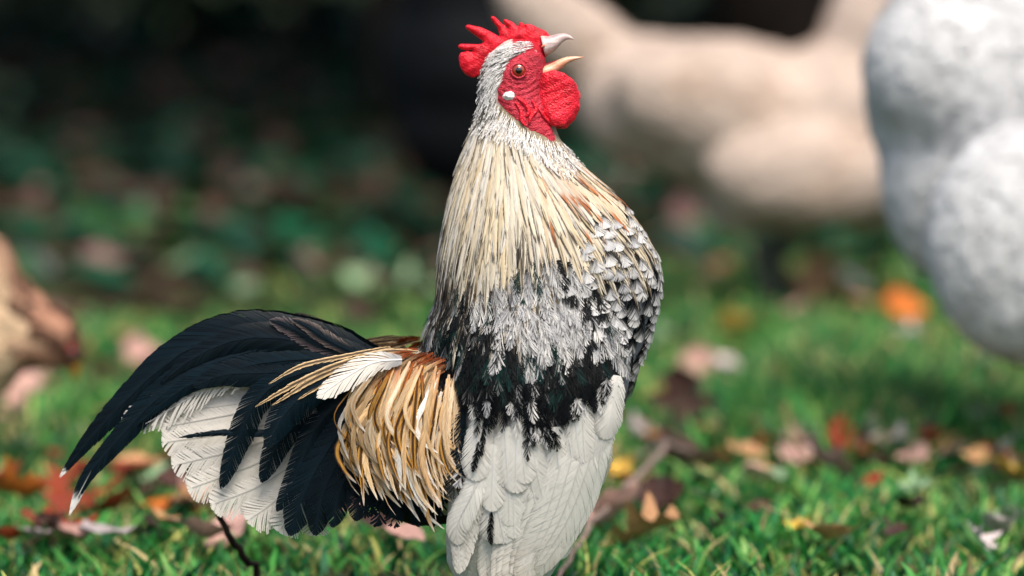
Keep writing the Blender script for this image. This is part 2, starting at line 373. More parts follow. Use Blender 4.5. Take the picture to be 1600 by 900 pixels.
def leaf_mesh(seed, lobed):
    rr = np.random.default_rng(seed); nu, nv = 15, 7
    u = np.linspace(0, 1, nu)[:, None]; v = np.linspace(-1, 1, nv)[None]
    wd = .36 * np.sin(np.pi * u ** .8) ** .8 + .004
    if lobed: wd = wd * (1.05 + .38 * np.sin(u * 6.283 * 2.6 + .6)) 
    else: wd = wd * (1 + .05 * np.sin(u * 40))
    x = (u - .5) + .1 * np.abs(v) * (wd / .36) * (.6 if lobed else .3); y = v * wd + .05 * np.sin(u * 3 + seed)
    c1, c2, tw = rr.normal(.35, .35), rr.normal(.5, .4), rr.normal(0, .5)
    z = c1 * (u - .5) ** 2 + c2 * y ** 2 * 1.6 + tw * (u - .5) * y + .035 * np.abs(v) ** .7 * 1 + .02 * np.sin(u * 19 + np.abs(v) * 5 + seed) * np.abs(v)
    z = z + .02 * np.sin(9 * x + 4 * y + seed)
    V = np.stack([x + 0 * v, y, z], -1).reshape(-1, 3)
    i = np.arange(nu * nv).reshape(nu, nv); F = np.stack([i[:-1, :-1], i[:-1, 1:], i[1:, 1:], i[1:, :-1]], -1).reshape(-1, 4)
    V2, F2 = tube(catmull([(-.5, .05 * math.sin(seed), c1 * .25), (-.62, .06 * math.sin(seed) + .03, c1 * .3), (-.72, .1, c1 * .28 + .03)], 3), [.014, .011, .010, .012], 4)
    V, F, _ = join([(V, F), (V2, F2)])
    V[:, 2] -= np.percentile(V[:, 2], 12)
    return mesh('leaf', V, F)
LEAVES = [leaf_mesh(20 + k, k % 3 == 0) for k in range(14)]
def leaf(px, py, kind, size_px, tilt=None, lift=.022, label=None, yaw=None, group=True):
    if py < 560 and px < 760: kind = {'pink': 'dusky', 'tan': 'dusky', 'orange': 'brown', 'rust': 'brown', 'yellow': 'green', 'pale': 'dusky'}.get(kind, kind)  # leaves at the back swap to darker colours that paint in the shade
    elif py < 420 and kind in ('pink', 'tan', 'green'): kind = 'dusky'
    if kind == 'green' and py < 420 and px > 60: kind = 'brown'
    g = gnd(px, py); d = (g - CAM).length
    me = LEAVES[R.randrange(14)]
    o = bpy.data.objects.new('fallen_leaf', me); COL.objects.link(o)
    if len(me.materials) == 0: me.materials.append(None)
    o.material_slots[0].link = 'OBJECT'; o.material_slots[0].material = LM[kind]
    s = size_px * d / FPX * 1.3
    o.location = (g.x, g.y, float(hgt(g.x, g.y)) + lift + (.035 if py < 440 else 0)); o.scale = (s, s, s * 1.1)
    t = (R.gauss(0, .3), R.gauss(0, .3)) if tilt is None else tilt
    o.rotation_euler = (t[0], t[1], R.random() * 6.283 if yaw is None else yaw)
    tag(o, label or LOOK[kind] + ' ' + where(px, py), 'leaf', None if label else kind + ' leaves ' + where(px, py))
    return o
LS = [  # (px, py, kind, size)
 (118, 838, 'rust', 75), (160, 815, 'rust', 80), (205, 772, 'rust', 60), (215, 790, 'brown', 60), (130, 870, 'rust', 60), (90, 800, 'rust', 40),
 (175, 885, 'pale', 95), (120, 885, 'pink', 60), (330, 808, 'pink', 70), (372, 885, 'pink', 95), (300, 770, 'brown', 60), (240, 880, 'brown', 50),
 (330, 760, 'rust', 40), (225, 700, 'rust', 40), (290, 690, 'rust', 30), (600, 878, 'brown', 70), (628, 896, 'pink', 60), (545, 852, 'pink', 60), (480, 870, 'pink', 35),
 (1012, 886, 'tan', 95), (965, 852, 'pink', 90), (1120, 872, 'brown', 60), (1030, 830, 'brown', 70), (1000, 803, 'rust', 45), (950, 790, 'pink', 55),
 (1085, 766, 'pink', 120), (1040, 752, 'pale', 70), (1180, 757, 'tan', 75), (1195, 735, 'rust', 45), (1226, 690, 'orange', 36), (1045, 735, 'orange', 45),
 (1255, 722, 'pale', 62), (1240, 750, 'pink', 55), (1385, 735, 'pale', 85), (1360, 715, 'pale', 60), (1300, 775, 'pink', 90), (1355, 742, 'rust', 35),
 (1552, 695, 'rust', 70), (1535, 742, 'orange', 44), (1490, 746, 'pale', 40), (1530, 602, 'pale', 50), (1590, 790, 'yellow', 70), (1570, 780, 'pale', 55),
 (1090, 606, 'pink', 60), (1075, 596, 'pale', 50), (1060, 640, 'pink', 60), (1150, 570, 'yellow', 42), (1130, 600, 'pale', 55), (1330, 470, 'pale', 60), (1215, 470, 'tan', 48),
 (1470, 600, 'pale', 40), (1590, 600, 'tan', 40), (1570, 640, 'pink', 60), (1480, 690, 'yellow', 40), (1430, 820, 'green', 45), (1250, 880, 'yellow', 40), (1300, 892, 'tan', 80), (1210, 800, 'green', 50),
 (1105, 830, 'green', 60), (1400, 885, 'brown', 40), (1580, 860, 'green', 50), (1530, 892, 'pale', 45), (1140, 700, 'green', 50), (1180, 690, 'rust', 40), (1000, 700, 'pink', 60), (1010, 650, 'yellow', 50),
 (170, 452, 'pink', 95), (222, 505, 'pink', 75), (440, 360, 'pink', 62), (370, 330, 'brown', 60), (355, 140, 'tan', 40), (130, 50, 'tan', 26), (612, 292, 'pink', 66), (645, 320, 'rust', 40),
 (200, 298, 'pink', 46), (140, 262, 'tan', 46), (205, 372, 'rust', 60), (125, 382, 'pink', 42), (250, 365, 'brown', 45), (480, 440, 'pink', 52), (415, 420, 'brown', 52), (300, 440, 'green', 58), (640, 490, 'green', 80), (580, 420, 'dusky', 44),
 (8, 190, 'green', 40), (6, 275, 'green', 42), (40, 130, 'pink', 36), (170, 120, 'brown', 36), (420, 250, 'brown', 50), (320, 215, 'green', 44), (540, 130, 'brown', 30), (560, 470, 'yellow', 55), (500, 500, 'tan', 46), (385, 480, 'yellow', 46), (410, 520, 'pink', 50),
 (560, 520, 'rust', 50), (600, 520, 'brown', 50), (230, 590, 'pink', 60), (40, 650, 'pink', 60), (15, 680, 'pink', 50), (30, 740, 'green', 45), (180, 690, 'tan', 50), (60, 880, 'pale', 40), (200, 560, 'tan', 40),
 (1015, 330, 'tan', 70), (1050, 440, 'tan', 52), (1090, 480, 'brown', 66), (1130, 450, 'rust', 40), (1150, 500, 'brown', 60), (1060, 400, 'green', 50), (990, 300, 'tan', 60), (1380, 420, 'green', 60), (1050, 560, 'green', 60), (1180, 540, 'tan', 48), (1230, 520, 'pink', 50), (1500, 640, 'rust', 35), (1420, 560, 'pale', 36), (1340, 500, 'tan', 40)]
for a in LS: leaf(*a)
leaf(268, 832, 'orange', 92, (.35, .1), .016, 'large orange leaf with a dark centre under the white tail feathers', .3)
leaf(285, 815, 'brown', 70, (.3, .1), .028, 'dark brown leaf resting on the large orange leaf', .4)
leaf(1212, 640, 'orange', 85, (.5, .1), .03, 'bright orange leaf caught in the tall grass tuft', 2.9)
leaf(1062, 700, 'brown', 84, (.2, -1.25), .042, 'dark brown pointed leaf standing upright beside the branch', 1.3)
leaf(1316, 742, 'rust', 48, (.2, -1.2), .036, 'rust red pointed leaf standing upright in the grass', 1.4)
leaf(1412, 522, 'orange', 62, (.7, .1), .03, 'bright orange leaf below the white hen', .4)
leaf(1272, 486, 'tan', 74, (.3, -1.0), .035, 'big tan leaf standing on edge under the buff hen', 1.2)
kinds = ['pink', 'rust', 'brown', 'tan', 'pale', 'orange', 'yellow', 'green']
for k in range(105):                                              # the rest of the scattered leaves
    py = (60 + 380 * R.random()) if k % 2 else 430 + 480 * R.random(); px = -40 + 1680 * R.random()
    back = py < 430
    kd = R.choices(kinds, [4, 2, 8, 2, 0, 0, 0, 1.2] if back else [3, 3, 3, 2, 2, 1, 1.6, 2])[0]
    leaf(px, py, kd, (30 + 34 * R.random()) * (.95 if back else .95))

for k in range(62):                                               # drifts of leaves beside the branch and under the tail
    if k < 40: px, py = R.uniform(950, 1610), R.gauss(735, 32)
    else: px, py = R.uniform(0, 450), R.uniform(740, 900)
    leaf(px, py, R.choices(kinds, [3, 3.5, 5, 3, 2, 1, 1, .6])[0], R.uniform(36, 74) if k >= 40 else R.uniform(28, 60))

# ------------------------------------------------------------------ branch and twigs
M_TWIG = mat_plain('weathered_branch', lin(128, 110, 100), .8, .2, 0, .35, 60)
M_DTWIG = mat_plain('dark_twig', lin(44, 32, 28), .7, .2, 0, .4, 60)
def stick(name, paths, mat, label):
    ps = []
    for pts, r in paths:
        P = catmull([np.array(p) for p in pts], 16); n = len(P)
        P[1:-1] += rng.normal(0, .0012, (n - 2, 3)); ps.append(tube(P, np.interp(np.linspace(0, 1, n), np.linspace(0, 1, len(r)), r), 8, .25))
    V, F, _ = join(ps); base = V[np.argmin(V[:, 2])]
    o = obj(name, mesh(name, V, F), mat); tag(o, label, 'branch' if 'branch' in name else 'twig'); return o
def ga(px, py, z): return tuple(gnd(px, py, z))
stick('fallen_branch', [([ga(872, 905, .018), ga(905, 850, .026), ga(945, 795, .03), ga(995, 742, .038), ga(1040, 692, .048)], [.0018, .0022, .0025, .0026, .003]),
                        ([ga(1040, 692, .045), ga(1075, 705, .035), ga(1125, 722, .02), ga(1185, 748, .004)], [.0026, .0022, .0018, .0012]),
                        ([ga(1040, 692, .045), ga(1000, 712, .03), ga(935, 735, .006)], [.0026, .002, .0012])], M_TWIG, 'pinkish grey forked branch lying on the grass beside the rooster')
stick('twig', [([ga(440, 960, -.004), tuple(at(402, 900, .11)), tuple(at(372, 862, .09)), tuple(at(350, 825, .08)), tuple(at(338, 780, .08))], [.0028, .0024, .0022, .0022, .0014])], M_DTWIG, 'thin dark twig standing up under the white tail feathers')
stick('twig', [([ga(0, 858, .004), ga(60, 845, .01), ga(110, 800, .004)], [.002, .0024, .001])], M_DTWIG, 'thin dark twig lying flat among rust red leaves')

# ------------------------------------------------------------------ feather builder
def prof(kind, s):
    if kind == 'hackle': return np.interp(s, [0, .12, .45, .75, .9, .97, 1], [.35, .75, 1, .85, .5, .25, .06])
    if kind == 'covert': return np.interp(s, [0, .2, .5, .72, .84, .92, .97, 1], [.3, .75, .98, 1, .88, .66, .42, .08])
    if kind == 'rectrix': return np.interp(s, [0, .1, .4, .8, .93, .97, .99, 1], [.2, .45, .85, 1, .93, .75, .45, .05])
    if kind == 'sickle': return np.interp(s, [0, .1, .35, .6, .85, .97, 1], [.35, .7, 1, .85, .45, .16, .03])
    if kind == 'lesser': return np.interp(s, [0, .15, .45, .7, .88, .96, 1], [.35, .7, 1, .95, .62, .34, .04])
    return np.ones_like(s)
def feather(P, N, W, kind, nb, col, fray=.12, fwd=.8, camber=.15, rach=True, seed=None, drop=0.0, jn=.0002, taper=.12):
    """a feather: two vanes of separate barbs along the rachis P (n,3) with surface normals N; W half width (m)"""
    rg = rng
    P = np.asarray(P, float); N = np.asarray(N, float); n = len(P)
    seg = np.linalg.norm(np.diff(P, axis=0), axis=1); L = seg.sum(); sp = np.concatenate([[0], np.cumsum(seg)]) / L
    P = np.concatenate([P, [P[-1] + (P[-1] - P[-2]) / max(seg[-1], 1e-9) * L * .25]]); N = np.concatenate([N, N[-1:]]); sp = np.concatenate([sp, [1.25]])
    T = np.gradient(P, axis=0); T /= np.linalg.norm(T, axis=1)[:, None] + 1e-12
    B = np.cross(T, N); B /= np.linalg.norm(B, axis=1)[:, None] + 1e-12
    N = np.cross(B, T)
    def ip(A, s): return np.stack([np.interp(s, sp, A[:, k]) for k in range(3)], -1)
    t = np.array([0, .4, .75, 1.0]); m = 4
    se = 1 - (1 - np.arange(nb + 1) / nb) ** 1.3                 # where each barb ends along the feather
    pe = prof(kind, se); si = (se[:-1] + se[1:]) / 2
    fe = fwd * W * pe / L; be = np.minimum(np.where(se > fe, se - fe, .35 * se), .99)
    side = np.array([-1., 1.])[:, None, None]
    jl = np.clip(1 + rg.normal(0, 1, (2, nb, 1)) * (fray * (1 + (4 * smooth(.82, 1, si)[None, :, None] if kind == 'rectrix' else 0))), .5, 1.3)
    rb = rg.random((2, nb, 1))
    grp = np.repeat(rg.normal(0, 1, (2, nb // 4 + 1)), 4, 1)[:, :nb, None]
    def edge(k): return be[k][None, :, None] + (se[k] - be[k])[None, :, None] * t[None, None] ** .9 + grp * fray * .03 * t, W * pe[k][None, :, None] * t[None, None] * jl
    k0, k1 = np.arange(nb), np.arange(1, nb + 1)
    (sa, la), (sb_, lb_) = edge(k0), edge(k1)
    sm, lm = (sa + sb_) / 2, (la + lb_) / 2; q = 1.04 - taper * t[None, None] ** 2
    s2 = np.stack([sm + (sa - sm) * q, sm + (sb_ - sm) * q], -1); l2 = np.stack([lm + (la - lm) * q, lm + (lb_ - lm) * q], -1) * side[..., None]
    C = ip(P, s2); Bq = ip(B, s2); Nq = ip(N, s2)
    jnv = rg.normal(0, jn, (2, nb, 1, 1)) * t[None, None, :, None] + (np.arange(nb)[None, :, None, None] % 3) * jn * .5
    off = -camber * l2 ** 2 / max(W, 1e-6) + jnv + .00008 * (side[..., None] > 0)
    V = C + Bq * l2[..., None] + Nq * off[..., None]
    cl = col(np.clip(s2, 0, 1.05), np.repeat(np.broadcast_to(t[None, None], (2, nb, 4))[..., None], 2, -1) * np.ones((1, 1, 1, 2)), rb[..., None] * np.ones((1, 1, 4, 2)), side[..., None] * np.ones((2, nb, 4, 2)))
    keep = np.ones((2, nb), bool)
    if drop: keep = rg.random((2, nb)) > drop * smooth(.5, 1, si)[None]
    base = (np.arange(2 * nb) * 8).reshape(2, nb)[keep]
    F = np.concatenate([np.stack([base + 2 * j, base + 2 * j + 1, base + 2 * j + 3, base + 2 * j + 2], 1) for j in range(3)])
    V = V.reshape(-1, 3); cl = cl.reshape(-1, 3)
    if rach:
        q = np.linspace(0, .97, 10); r = W * .045 * (1 - .8 * q) + .00012
        c = ip(P, q) + ip(N, q) * (.0004 + .3 * r[:, None]); b = ip(B, q)
        Vr = np.stack([c - b * r[:, None], c + b * r[:, None]], 1).reshape(-1, 3)
        o = len(V); k = np.arange(9) * 2
        Fr = np.stack([o + k, o + k + 1, o + k + 3, o + k + 2], 1)
        z0 = np.zeros((10, 2)); cr = col(np.stack([q, q], 1), z0, z0 + .5, z0 + 1) if rach is True else np.broadcast_to(np.array(rach), (10, 2, 3))
        V = np.concatenate([V, Vr]); F = np.concatenate([F, Fr]); cl = np.concatenate([cl, cr.reshape(-1, 3)])
    return V, F, cl
def mixc(a, b, k):
    k = np.asarray(k)[..., None]; return a * (1 - k) + b * k

# ------------------------------------------------------------------ continuous bodies
def ring_loft(slices, n=40):
    """slices: (centre xyz, axis a, axis b) -> closed quad mesh"""
    V, F = [], []; m = len(slices); th = np.linspace(0, 2 * math.pi, n, endpoint=False)
    for c, a, b in slices:
        V.append(np.array(c) + np.cos(th)[:, None] * np.array(a) + np.sin(th)[:, None] * np.array(b))
    V = np.concatenate(V)
    for i in range(m - 1):
        for k in range(n): F.append((i * n + k, i * n + (k + 1) % n, (i + 1) * n + (k + 1) % n, (i + 1) * n + k))
    V = np.concatenate([V, [slices[0][0], slices[-1][0]]]); e0, e1 = len(V) - 2, len(V) - 1
    for k in range(0, n, 2):
        F.append((e0, (k + 2) % n, (k + 1) % n, k)); b0 = (m - 1) * n; F.append((e1, b0 + k, b0 + (k + 1) % n, b0 + (k + 2) % n))
    return V, np.array(F)
def ellipsoid(c, ax, n=24):
    ax = [np.array(a, float) for a in ax]; sl = []
    for k in range(n // 2 + 1):
        ph = -math.pi / 2 + math.pi * (k + .02) / (n / 2 + .04); sl.append((np.array(c) + ax[2] * math.sin(ph), ax[0] * math.cos(ph), ax[1] * math.cos(ph)))
    return ring_loft(sl, n)
def fuse(name, shells, voxel, sm=6):
    V, F, _ = join(shells); me = mesh(name, V, F)
    bm = bmesh.new(); bm.from_mesh(me); bmesh.ops.recalc_face_normals(bm, faces=bm.faces); bm.to_mesh(me); bm.free()
    o = bpy.data.objects.new('tmp', me); COL.objects.link(o)
    md = o.modifiers.new('r', 'REMESH'); md.mode = 'VOXEL'; md.voxel_size = voxel
    s_ = o.modifiers.new('s', 'SMOOTH'); s_.iterations = sm; s_.factor = .5
    dg = bpy.context.evaluated_depsgraph_get(); e = o.evaluated_get(dg)
    out = bpy.data.meshes.new_from_object(e); out.name = name
    bpy.data.objects.remove(o); bpy.data.meshes.remove(me)
    for p in out.polygons: p.use_smooth = True
    return out
def paint(me, fn):
    n = len(me.vertices); co_ = np.zeros(n * 3); me.vertices.foreach_get('co', co_); co_ = co_.reshape(-1, 3)
    C = fn(co_); a = me.color_attributes.new('Col', 'FLOAT_COLOR', 'POINT')
    a.data.foreach_set('color', np.concatenate([C, np.ones((n, 1))], 1).ravel())
def projn(co_):
    q = co_ - np.array(CAM); k = q @ np.array(FW)
    return 800 + FPX * q[:, 0] / k, 450 - FPX * (q @ np.array(UP)) / k
def inpoly(x, y, poly):
    x = np.asarray(x, float); y = np.asarray(y, float); r = np.zeros(x.shape, bool); n = len(poly)
    for i in range(n):
        (x1, y1), (x2, y2) = poly[i], poly[(i + 1) % n]
        if y1 == y2: continue
        r ^= ((y1 > y) != (y2 > y)) & (x < (x2 - x1) * (y - y1) / (y2 - y1) + x1)
    return r
def hslice(py, xl, xr, d, yc=0):
    a, b = at(xl, py), at(xr, py); c = (a + b) / 2
    return (np.array(c) + [0, yc * S, 0], np.array([(b.x - a.x) / 2, 0, 0]), np.array([0, d * S, 0]))
def vslice(px, yt, yb, d):
    a, b = at(px, yt), at(px, yb); c = (a + b) / 2
    return (np.array(c), np.array([0, 0, (a.z - b.z) / 2]), np.array([0, d * S, 0]))

# ================================================================== THE ROOSTER
ROO = empty('rooster', (0, 0, 0))
tag(ROO, 'crowing black, white and cream rooster with red comb standing on the grass', 'rooster')
column = [hslice(*a) for a in [(60, 795, 830, 12), (66, 784, 842, 18), (78, 770, 850, 27), (95, 760, 853, 32), (115, 753, 852, 35), (140, 749, 850, 36), (165, 748, 858, 37), (190, 742, 866, 41),
    (215, 732, 874, 49), (250, 718, 899, 63), (285, 707, 936, 80), (320, 698, 975, 96), (360, 691, 1003, 111), (400, 686, 1025, 122), (440, 684, 1033, 129), (480, 681, 1030, 133), (520, 664, 1020, 135),
    (560, 660, 1005, 134), (600, 662, 990, 130), (640, 670, 968, 122), (690, 685, 935, 108), (740, 700, 900, 92), (790, 715, 870, 74), (830, 735, 850, 50), (850, 760, 830, 20)]]
saddle = [vslice(*a) for a in [(790, 520, 780, 60), (760, 515, 800, 100), (700, 540, 818, 104), (650, 548, 822, 98), (600, 550, 805, 86), (565, 556, 770, 66), (530, 566, 720, 46), (500, 578, 670, 28), (480, 590, 640, 14)]]
def wing(sgn):
    return [hslice(py, a, b, d, sgn * y) for py, a, b, y, d in [(455, 800, 930, 92, 25), (480, 760, 962, 96, 42), (520, 732, 978, 100, 50), (580, 716, 981, 105, 55), (640, 716, 970, 105, 55), (700, 708, 945, 100, 52),
        (760, 702, 915, 93, 47), (820, 697, 893, 86, 41), (865, 699, 874, 80, 33), (895, 712, 856, 78, 22), (908, 735, 835, 76, 8)]]
body_me = fuse('rooster_body', [ring_loft(column), ring_loft(saddle), ring_loft(wing(-1)), ring_loft(wing(1))], .0017, 8)
FACE = [(805, 88), (824, 80), (844, 82), (849, 100), (847, 150), (858, 190), (868, 218), (862, 222), (850, 211), (829, 203), (805, 184), (786, 168), (778, 157), (778, 141), (784, 128), (789, 107), (797, 93)]
def body_paint(co_):
    x, y = projn(co_); n = len(x); C = np.tile(lin(150, 136, 110), (n, 1))
    dark = lin(24, 28, 30)
    k = smooth(400, 480, y + .25 * (x - 850) * (x < 850)); C = mixc(C, dark, k)
    wh = smooth(640, 665, y) * smooth(705, 730, x); C = mixc(C, lin(196, 192, 186), wh)
    br = smooth(940, 980, x) * smooth(640, 600, y) * smooth(330, 360, y); C = mixc(C, lin(110, 112, 116), br)
    dk = smooth(745, 725, x) * smooth(520, 560, y) * ~((np.abs(co_[:, 1]) > 55 * S) & (y > 690) & (x > 690)); C = mixc(C, lin(10, 12, 14), dk); wl = (np.abs(co_[:, 1]) > 55 * S) & (y > 720) & (x > 690); C[wl] = lin(196, 192, 186)
    hd = y < 165; C[hd] = lin(190, 178, 168); f = inpoly(x, y, FACE); C[f] = lin(168, 26, 46); C[((y < 80) & (x > 800)) | ((y < 168) & (x > 838))] = lin(176, 30, 44)
    return C
paint(body_me, body_paint)
obj('body', body_me, M_BODY, ROO)
bmb = bmesh.new(); bmb.from_mesh(body_me); BVH = BVHTree.FromBMesh(bmb); bmb.free()

def cast(px, py):
    d = pxdir(px, py).normalized(); h = BVH.ray_cast(CAM, d)
    return (h[0], h[1]) if h[0] is not None else None
def march(px, py, field, Lpx, n=7, l0=.0004, l1=.0022):
    h = cast(px, py)
    if h is None: return None
    p, nm = h; step = Lpx * S / n; P, N = [], []
    d0 = None
    for i in range(n + 1):
        P.append(np.array(p + nm * (l0 + (l1 - l0) * (i / n) ** 1.1))); N.append(np.array(nm))
        dx, dy = field(*proj(p)); d = Vector((dx, 0, -dy)); tg = d - nm * d.dot(nm)
        if tg.length < 1e-4: return None
        tg = tg.normalized()
        if d0 is not None: tg = (tg * .7 + d0 * .3); tg = (tg - nm * tg.dot(nm)).normalized()
        d0 = tg
        q = BVH.find_nearest(p + tg * step)
        p = q[0]; nm = (nm * .4 + q[1] * .6).normalized()
    return np.array(P), np.array(N)
def poisson(poly, spacing, tries=1):
    xs = [p[0] for p in poly]; ys = [p[1] for p in poly]; out = []
    y = min(ys); row = 0
    while y < max(ys):
        x = min(xs) + (spacing * .5 if row % 2 else 0)
        while x < max(xs):
            a, b = x + R.gauss(0, spacing * .22), y + R.gauss(0, spacing * .2)
            if inpoly(np.array([a]), np.array([b]), poly)[0]: out.append((a, b))
            x += spacing
        y += spacing * .85; row += 1
    return out
FAR = []                                       # the far side's feathers, joined
def put(name, ft, mat=M_FEATHER, mirror=True, parent=ROO):
    V, F, C = ft
    o = obj(name, mesh(name, V, F, C), mat, parent)
    if mirror: FAR.append((V * [1, -1, 1], F[:, ::-1], C))
    return o

BLK = lin(8, 11, 13); WHT = lin(226, 222, 214); CRM = lin(230, 214, 182); BUF = lin(206, 176, 124); GRY = lin(150, 152, 158); GLD = lin(218, 160, 76); RST = lin(158, 72, 24)

# ---- neck hackles
xl_ = lambda y: np.interp(y, [100, 190, 250, 320, 400, 480, 540], [750, 738, 714, 695, 683, 676, 640])
xr_ = lambda y: np.interp(y, [165, 215, 285, 320, 400, 480], [850, 876, 940, 980, 1030, 1036])
def f_neck(x, y):
    t = float(np.clip((x - xl_(y)) / (xr_(y) - xl_(y)), 0, 1))
    dx = np.interp(t, [0, .15, .35, .6, .85, 1], [-.24, -.10, .04, .34, .72, .8])
    if y > 400: dx = dx * .8
    if y > 450 and t < .2: dx -= .5 * (y - 450) / 70 * (1 - t / .2)
    return dx, 1.0
def hackle_col(px, py):
    low = float(smooth(230, 430, py + 40 * (px < 730) + R.gauss(0, 18))); left = float(smooth(760, 700, px))
    base = mixc(CRM, WHT, np.clip(R.gauss(.55 if py < 250 or left > .4 else .32, .3), 0, 1)); base = mixc(base, BUF, np.clip(R.gauss(.15, .25), 0, .6) * (1 - left * .5))
    rusty = max(0, 1 - math.hypot((px - 872) / 52, (py - 262) / 52)); org = R.random() < rusty * 1.2; oc = mixc(lin(206, 112, 30), lin(120, 52, 16), R.random()); os_ = R.uniform(.55, .8)
    if R.random() < rusty * .9: base = mixc(base, mixc(RST, GLD, R.random()), R.uniform(.25, .7))
    if py > 380: base = mixc(base, GRY, .35 * low * R.random())
    base = base * (.82 + .2 * R.random())
    has = R.random() < (.55 + .45 * low); wid = .2 + .65 * low * R.random() + .1; st = .62 - .62 * low * R.random() ** .6; dot = R.random() < .5
    dark = mixc(BLK, lin(60, 40, 22), R.random() * .7)
    ek = R.random() < .4 * (1 + low); tb = R.random() < low * (.35 + .5 * left); tb0 = R.uniform(.5, .8)
    def col(s, t, rb, sd):
        c = np.broadcast_to(base, s.shape + (3,)).copy()
        c = mixc(c, WHT, .4 * smooth(.5, 1, t) * (.5 + .5 * rb)); c = c * (.95 + .08 * rb[..., None])
        if has:
            k = smooth(wid, wid * .55, t) * smooth(st, st + .12, s) * (.75 + .25 * rb) * (1 - .35 * smooth(.93, 1, s)); c = mixc(c, dark, k)
        if org: c = mixc(c, oc, .85 * smooth(os_, os_ + .15, s))
        if tb: c = mixc(c, dark, .9 * smooth(tb0, tb0 + .15, s - .08 * t))
        if dot: c = mixc(c, dark, smooth(.86, .93, s) * smooth(.9, .3, t))
        if ek: c = mixc(c, dark, (sd > 0) * smooth(.45, .8, t) * .92 * smooth(.3, .5, s))
        return c
    return col
NECK = [(738, 150), (775, 168), (800, 190), (835, 214), (880, 222), (912, 252), (952, 290), (985, 318), (950, 345), (880, 360), (845, 390), (800, 425), (740, 450), (672, 470), (684, 400), (695, 320), (715, 245), (738, 190)]
pts = poisson(NECK, 10.8)
for yy_ in np.arange(165, 520, 7):
    pts.append((float(xl_(yy_)) + R.uniform(5, 12), float(yy_)))
    if 228 < yy_ < 345: pts.append((float(xr_(yy_)) - R.uniform(6, 14), float(yy_)))
pts = sorted(pts, key=lambda p: -p[1])
print('hackles', len(pts))
nh = 0
for (x, y) in pts:
    small = float(smooth(150, 330, y)); L = (50 + 88 * small) * R.uniform(.85, 1.15) * (1 - .25 * float(smooth(400, 500, y))); W = (2.8 + 2.5 * small) * R.uniform(.75, 1.25)
    jx = R.gauss(0, .05)
    r = march(x, y, lambda a, b: (f_neck(a, b)[0] + jx, 1.0), L, 9, .0005, .0010 + .0014 * R.random())
    if r is None: continue
    ft = feather(r[0], r[1], W * S, 'hackle', 28, hackle_col(x, y), .07, 3.6, .35, False, jn=.00008, taper=.06)
    if nh >= len(pts) - 300: put('hackle_feather', ft)
    else: FAR.append(ft); FAR.append((ft[0] * [1, -1, 1], ft[1][:, ::-1], ft[2]))
    nh += 1

# ---- breast scales
def f_breast(x, y): return (.34 - .5 * float(smooth(380, 560, y)), 1.0)
def breast_col(px, py):
    top = float(smooth(430, 350, py)); bl = R.uniform(.5, .64) - .2 * top; tipd = R.random() < .15; g = R.uniform(.1, .6); lowk = smooth(520, 580, py) * .8
    def col(s, t, rb, sd):
        c = mixc(BLK, mixc(WHT, GRY, g), smooth(bl - .08, bl + .3, s - .1 * t + .16 * (rb - .5)))
        if tipd: c = mixc(c, BLK, smooth(.85, .95, s) * .6)
        c = mixc(c, BLK, lowk * (.6 + .4 * rb)); return c * (.93 + .1 * rb[..., None])
    return col
BRST = [(925, 335), (975, 312), (1015, 350), (1045, 400), (1055, 450), (1045, 500), (1032, 545), (1012, 605), (985, 630), (984, 540), (960, 500), (905, 470), (880, 420), (905, 370)]
xb_ = lambda y: np.interp(y, [320, 360, 400, 440, 480, 520, 560, 600], [975, 1003, 1025, 1033, 1030, 1020, 1005, 990])
bp = poisson(BRST, 21) + [(float(xb_(y)) - R.uniform(3, 9), float(y)) for y in np.arange(335, 610, 13)]
for (x, y) in sorted(bp, key=lambda p: -p[1]):
    L = R.uniform(38, 48) * (.75 + .25 * float(smooth(340, 420, y))); r = march(x, y, f_breast, L, 5, .0006, .0027)
    if r is None: continue
    put('breast_feather', feather(r[0], r[1], R.uniform(13, 16.5) * S, 'covert', 26, breast_col(x, y), .1, 1.3, .25, False, drop=.05, taper=.2))

# ---- wing bow: black and white hair-like coverts
def f_bow(x, y): return (.05 + .28 * float(smooth(760, 930, x)) - .22 * float(smooth(740, 690, x)) + .1 * math.sin(x * .05 + y * .03), 1.0)
BLOBS = [(850, 475, 55, 45, -.75), (800, 445, 45, 40, -.5), (900, 520, 40, 30, -.4), (860, 590, 110, 30, .55), (800, 580, 60, 30, .25), (910, 560, 50, 40, .8), (930, 450, 40, 40, .9), (700, 540, 50, 60, .55), (845, 650, 30, 40, 1.),
         (740, 600, 40, 30, .5), (880, 540, 30, 20, .4), (760, 520, 40, 40, .5), (720, 470, 30, 40, .3), (830, 545, 30, 14, -.4), (790, 620, 30, 16, -.3), (940, 500, 25, 25, -.6)]
def p_black(x, y):
    v = .5 + .75 * float(vnoise(np.array(x), np.array(y), .11, 2.0)) + .35 * float(vnoise(np.array(x), np.array(y), .21, 5.0))
    for bx, by, rx, ry, a in BLOBS: v += a * math.exp(-((x - bx) / rx) ** 2 - ((y - by) / ry) ** 2)
    return v
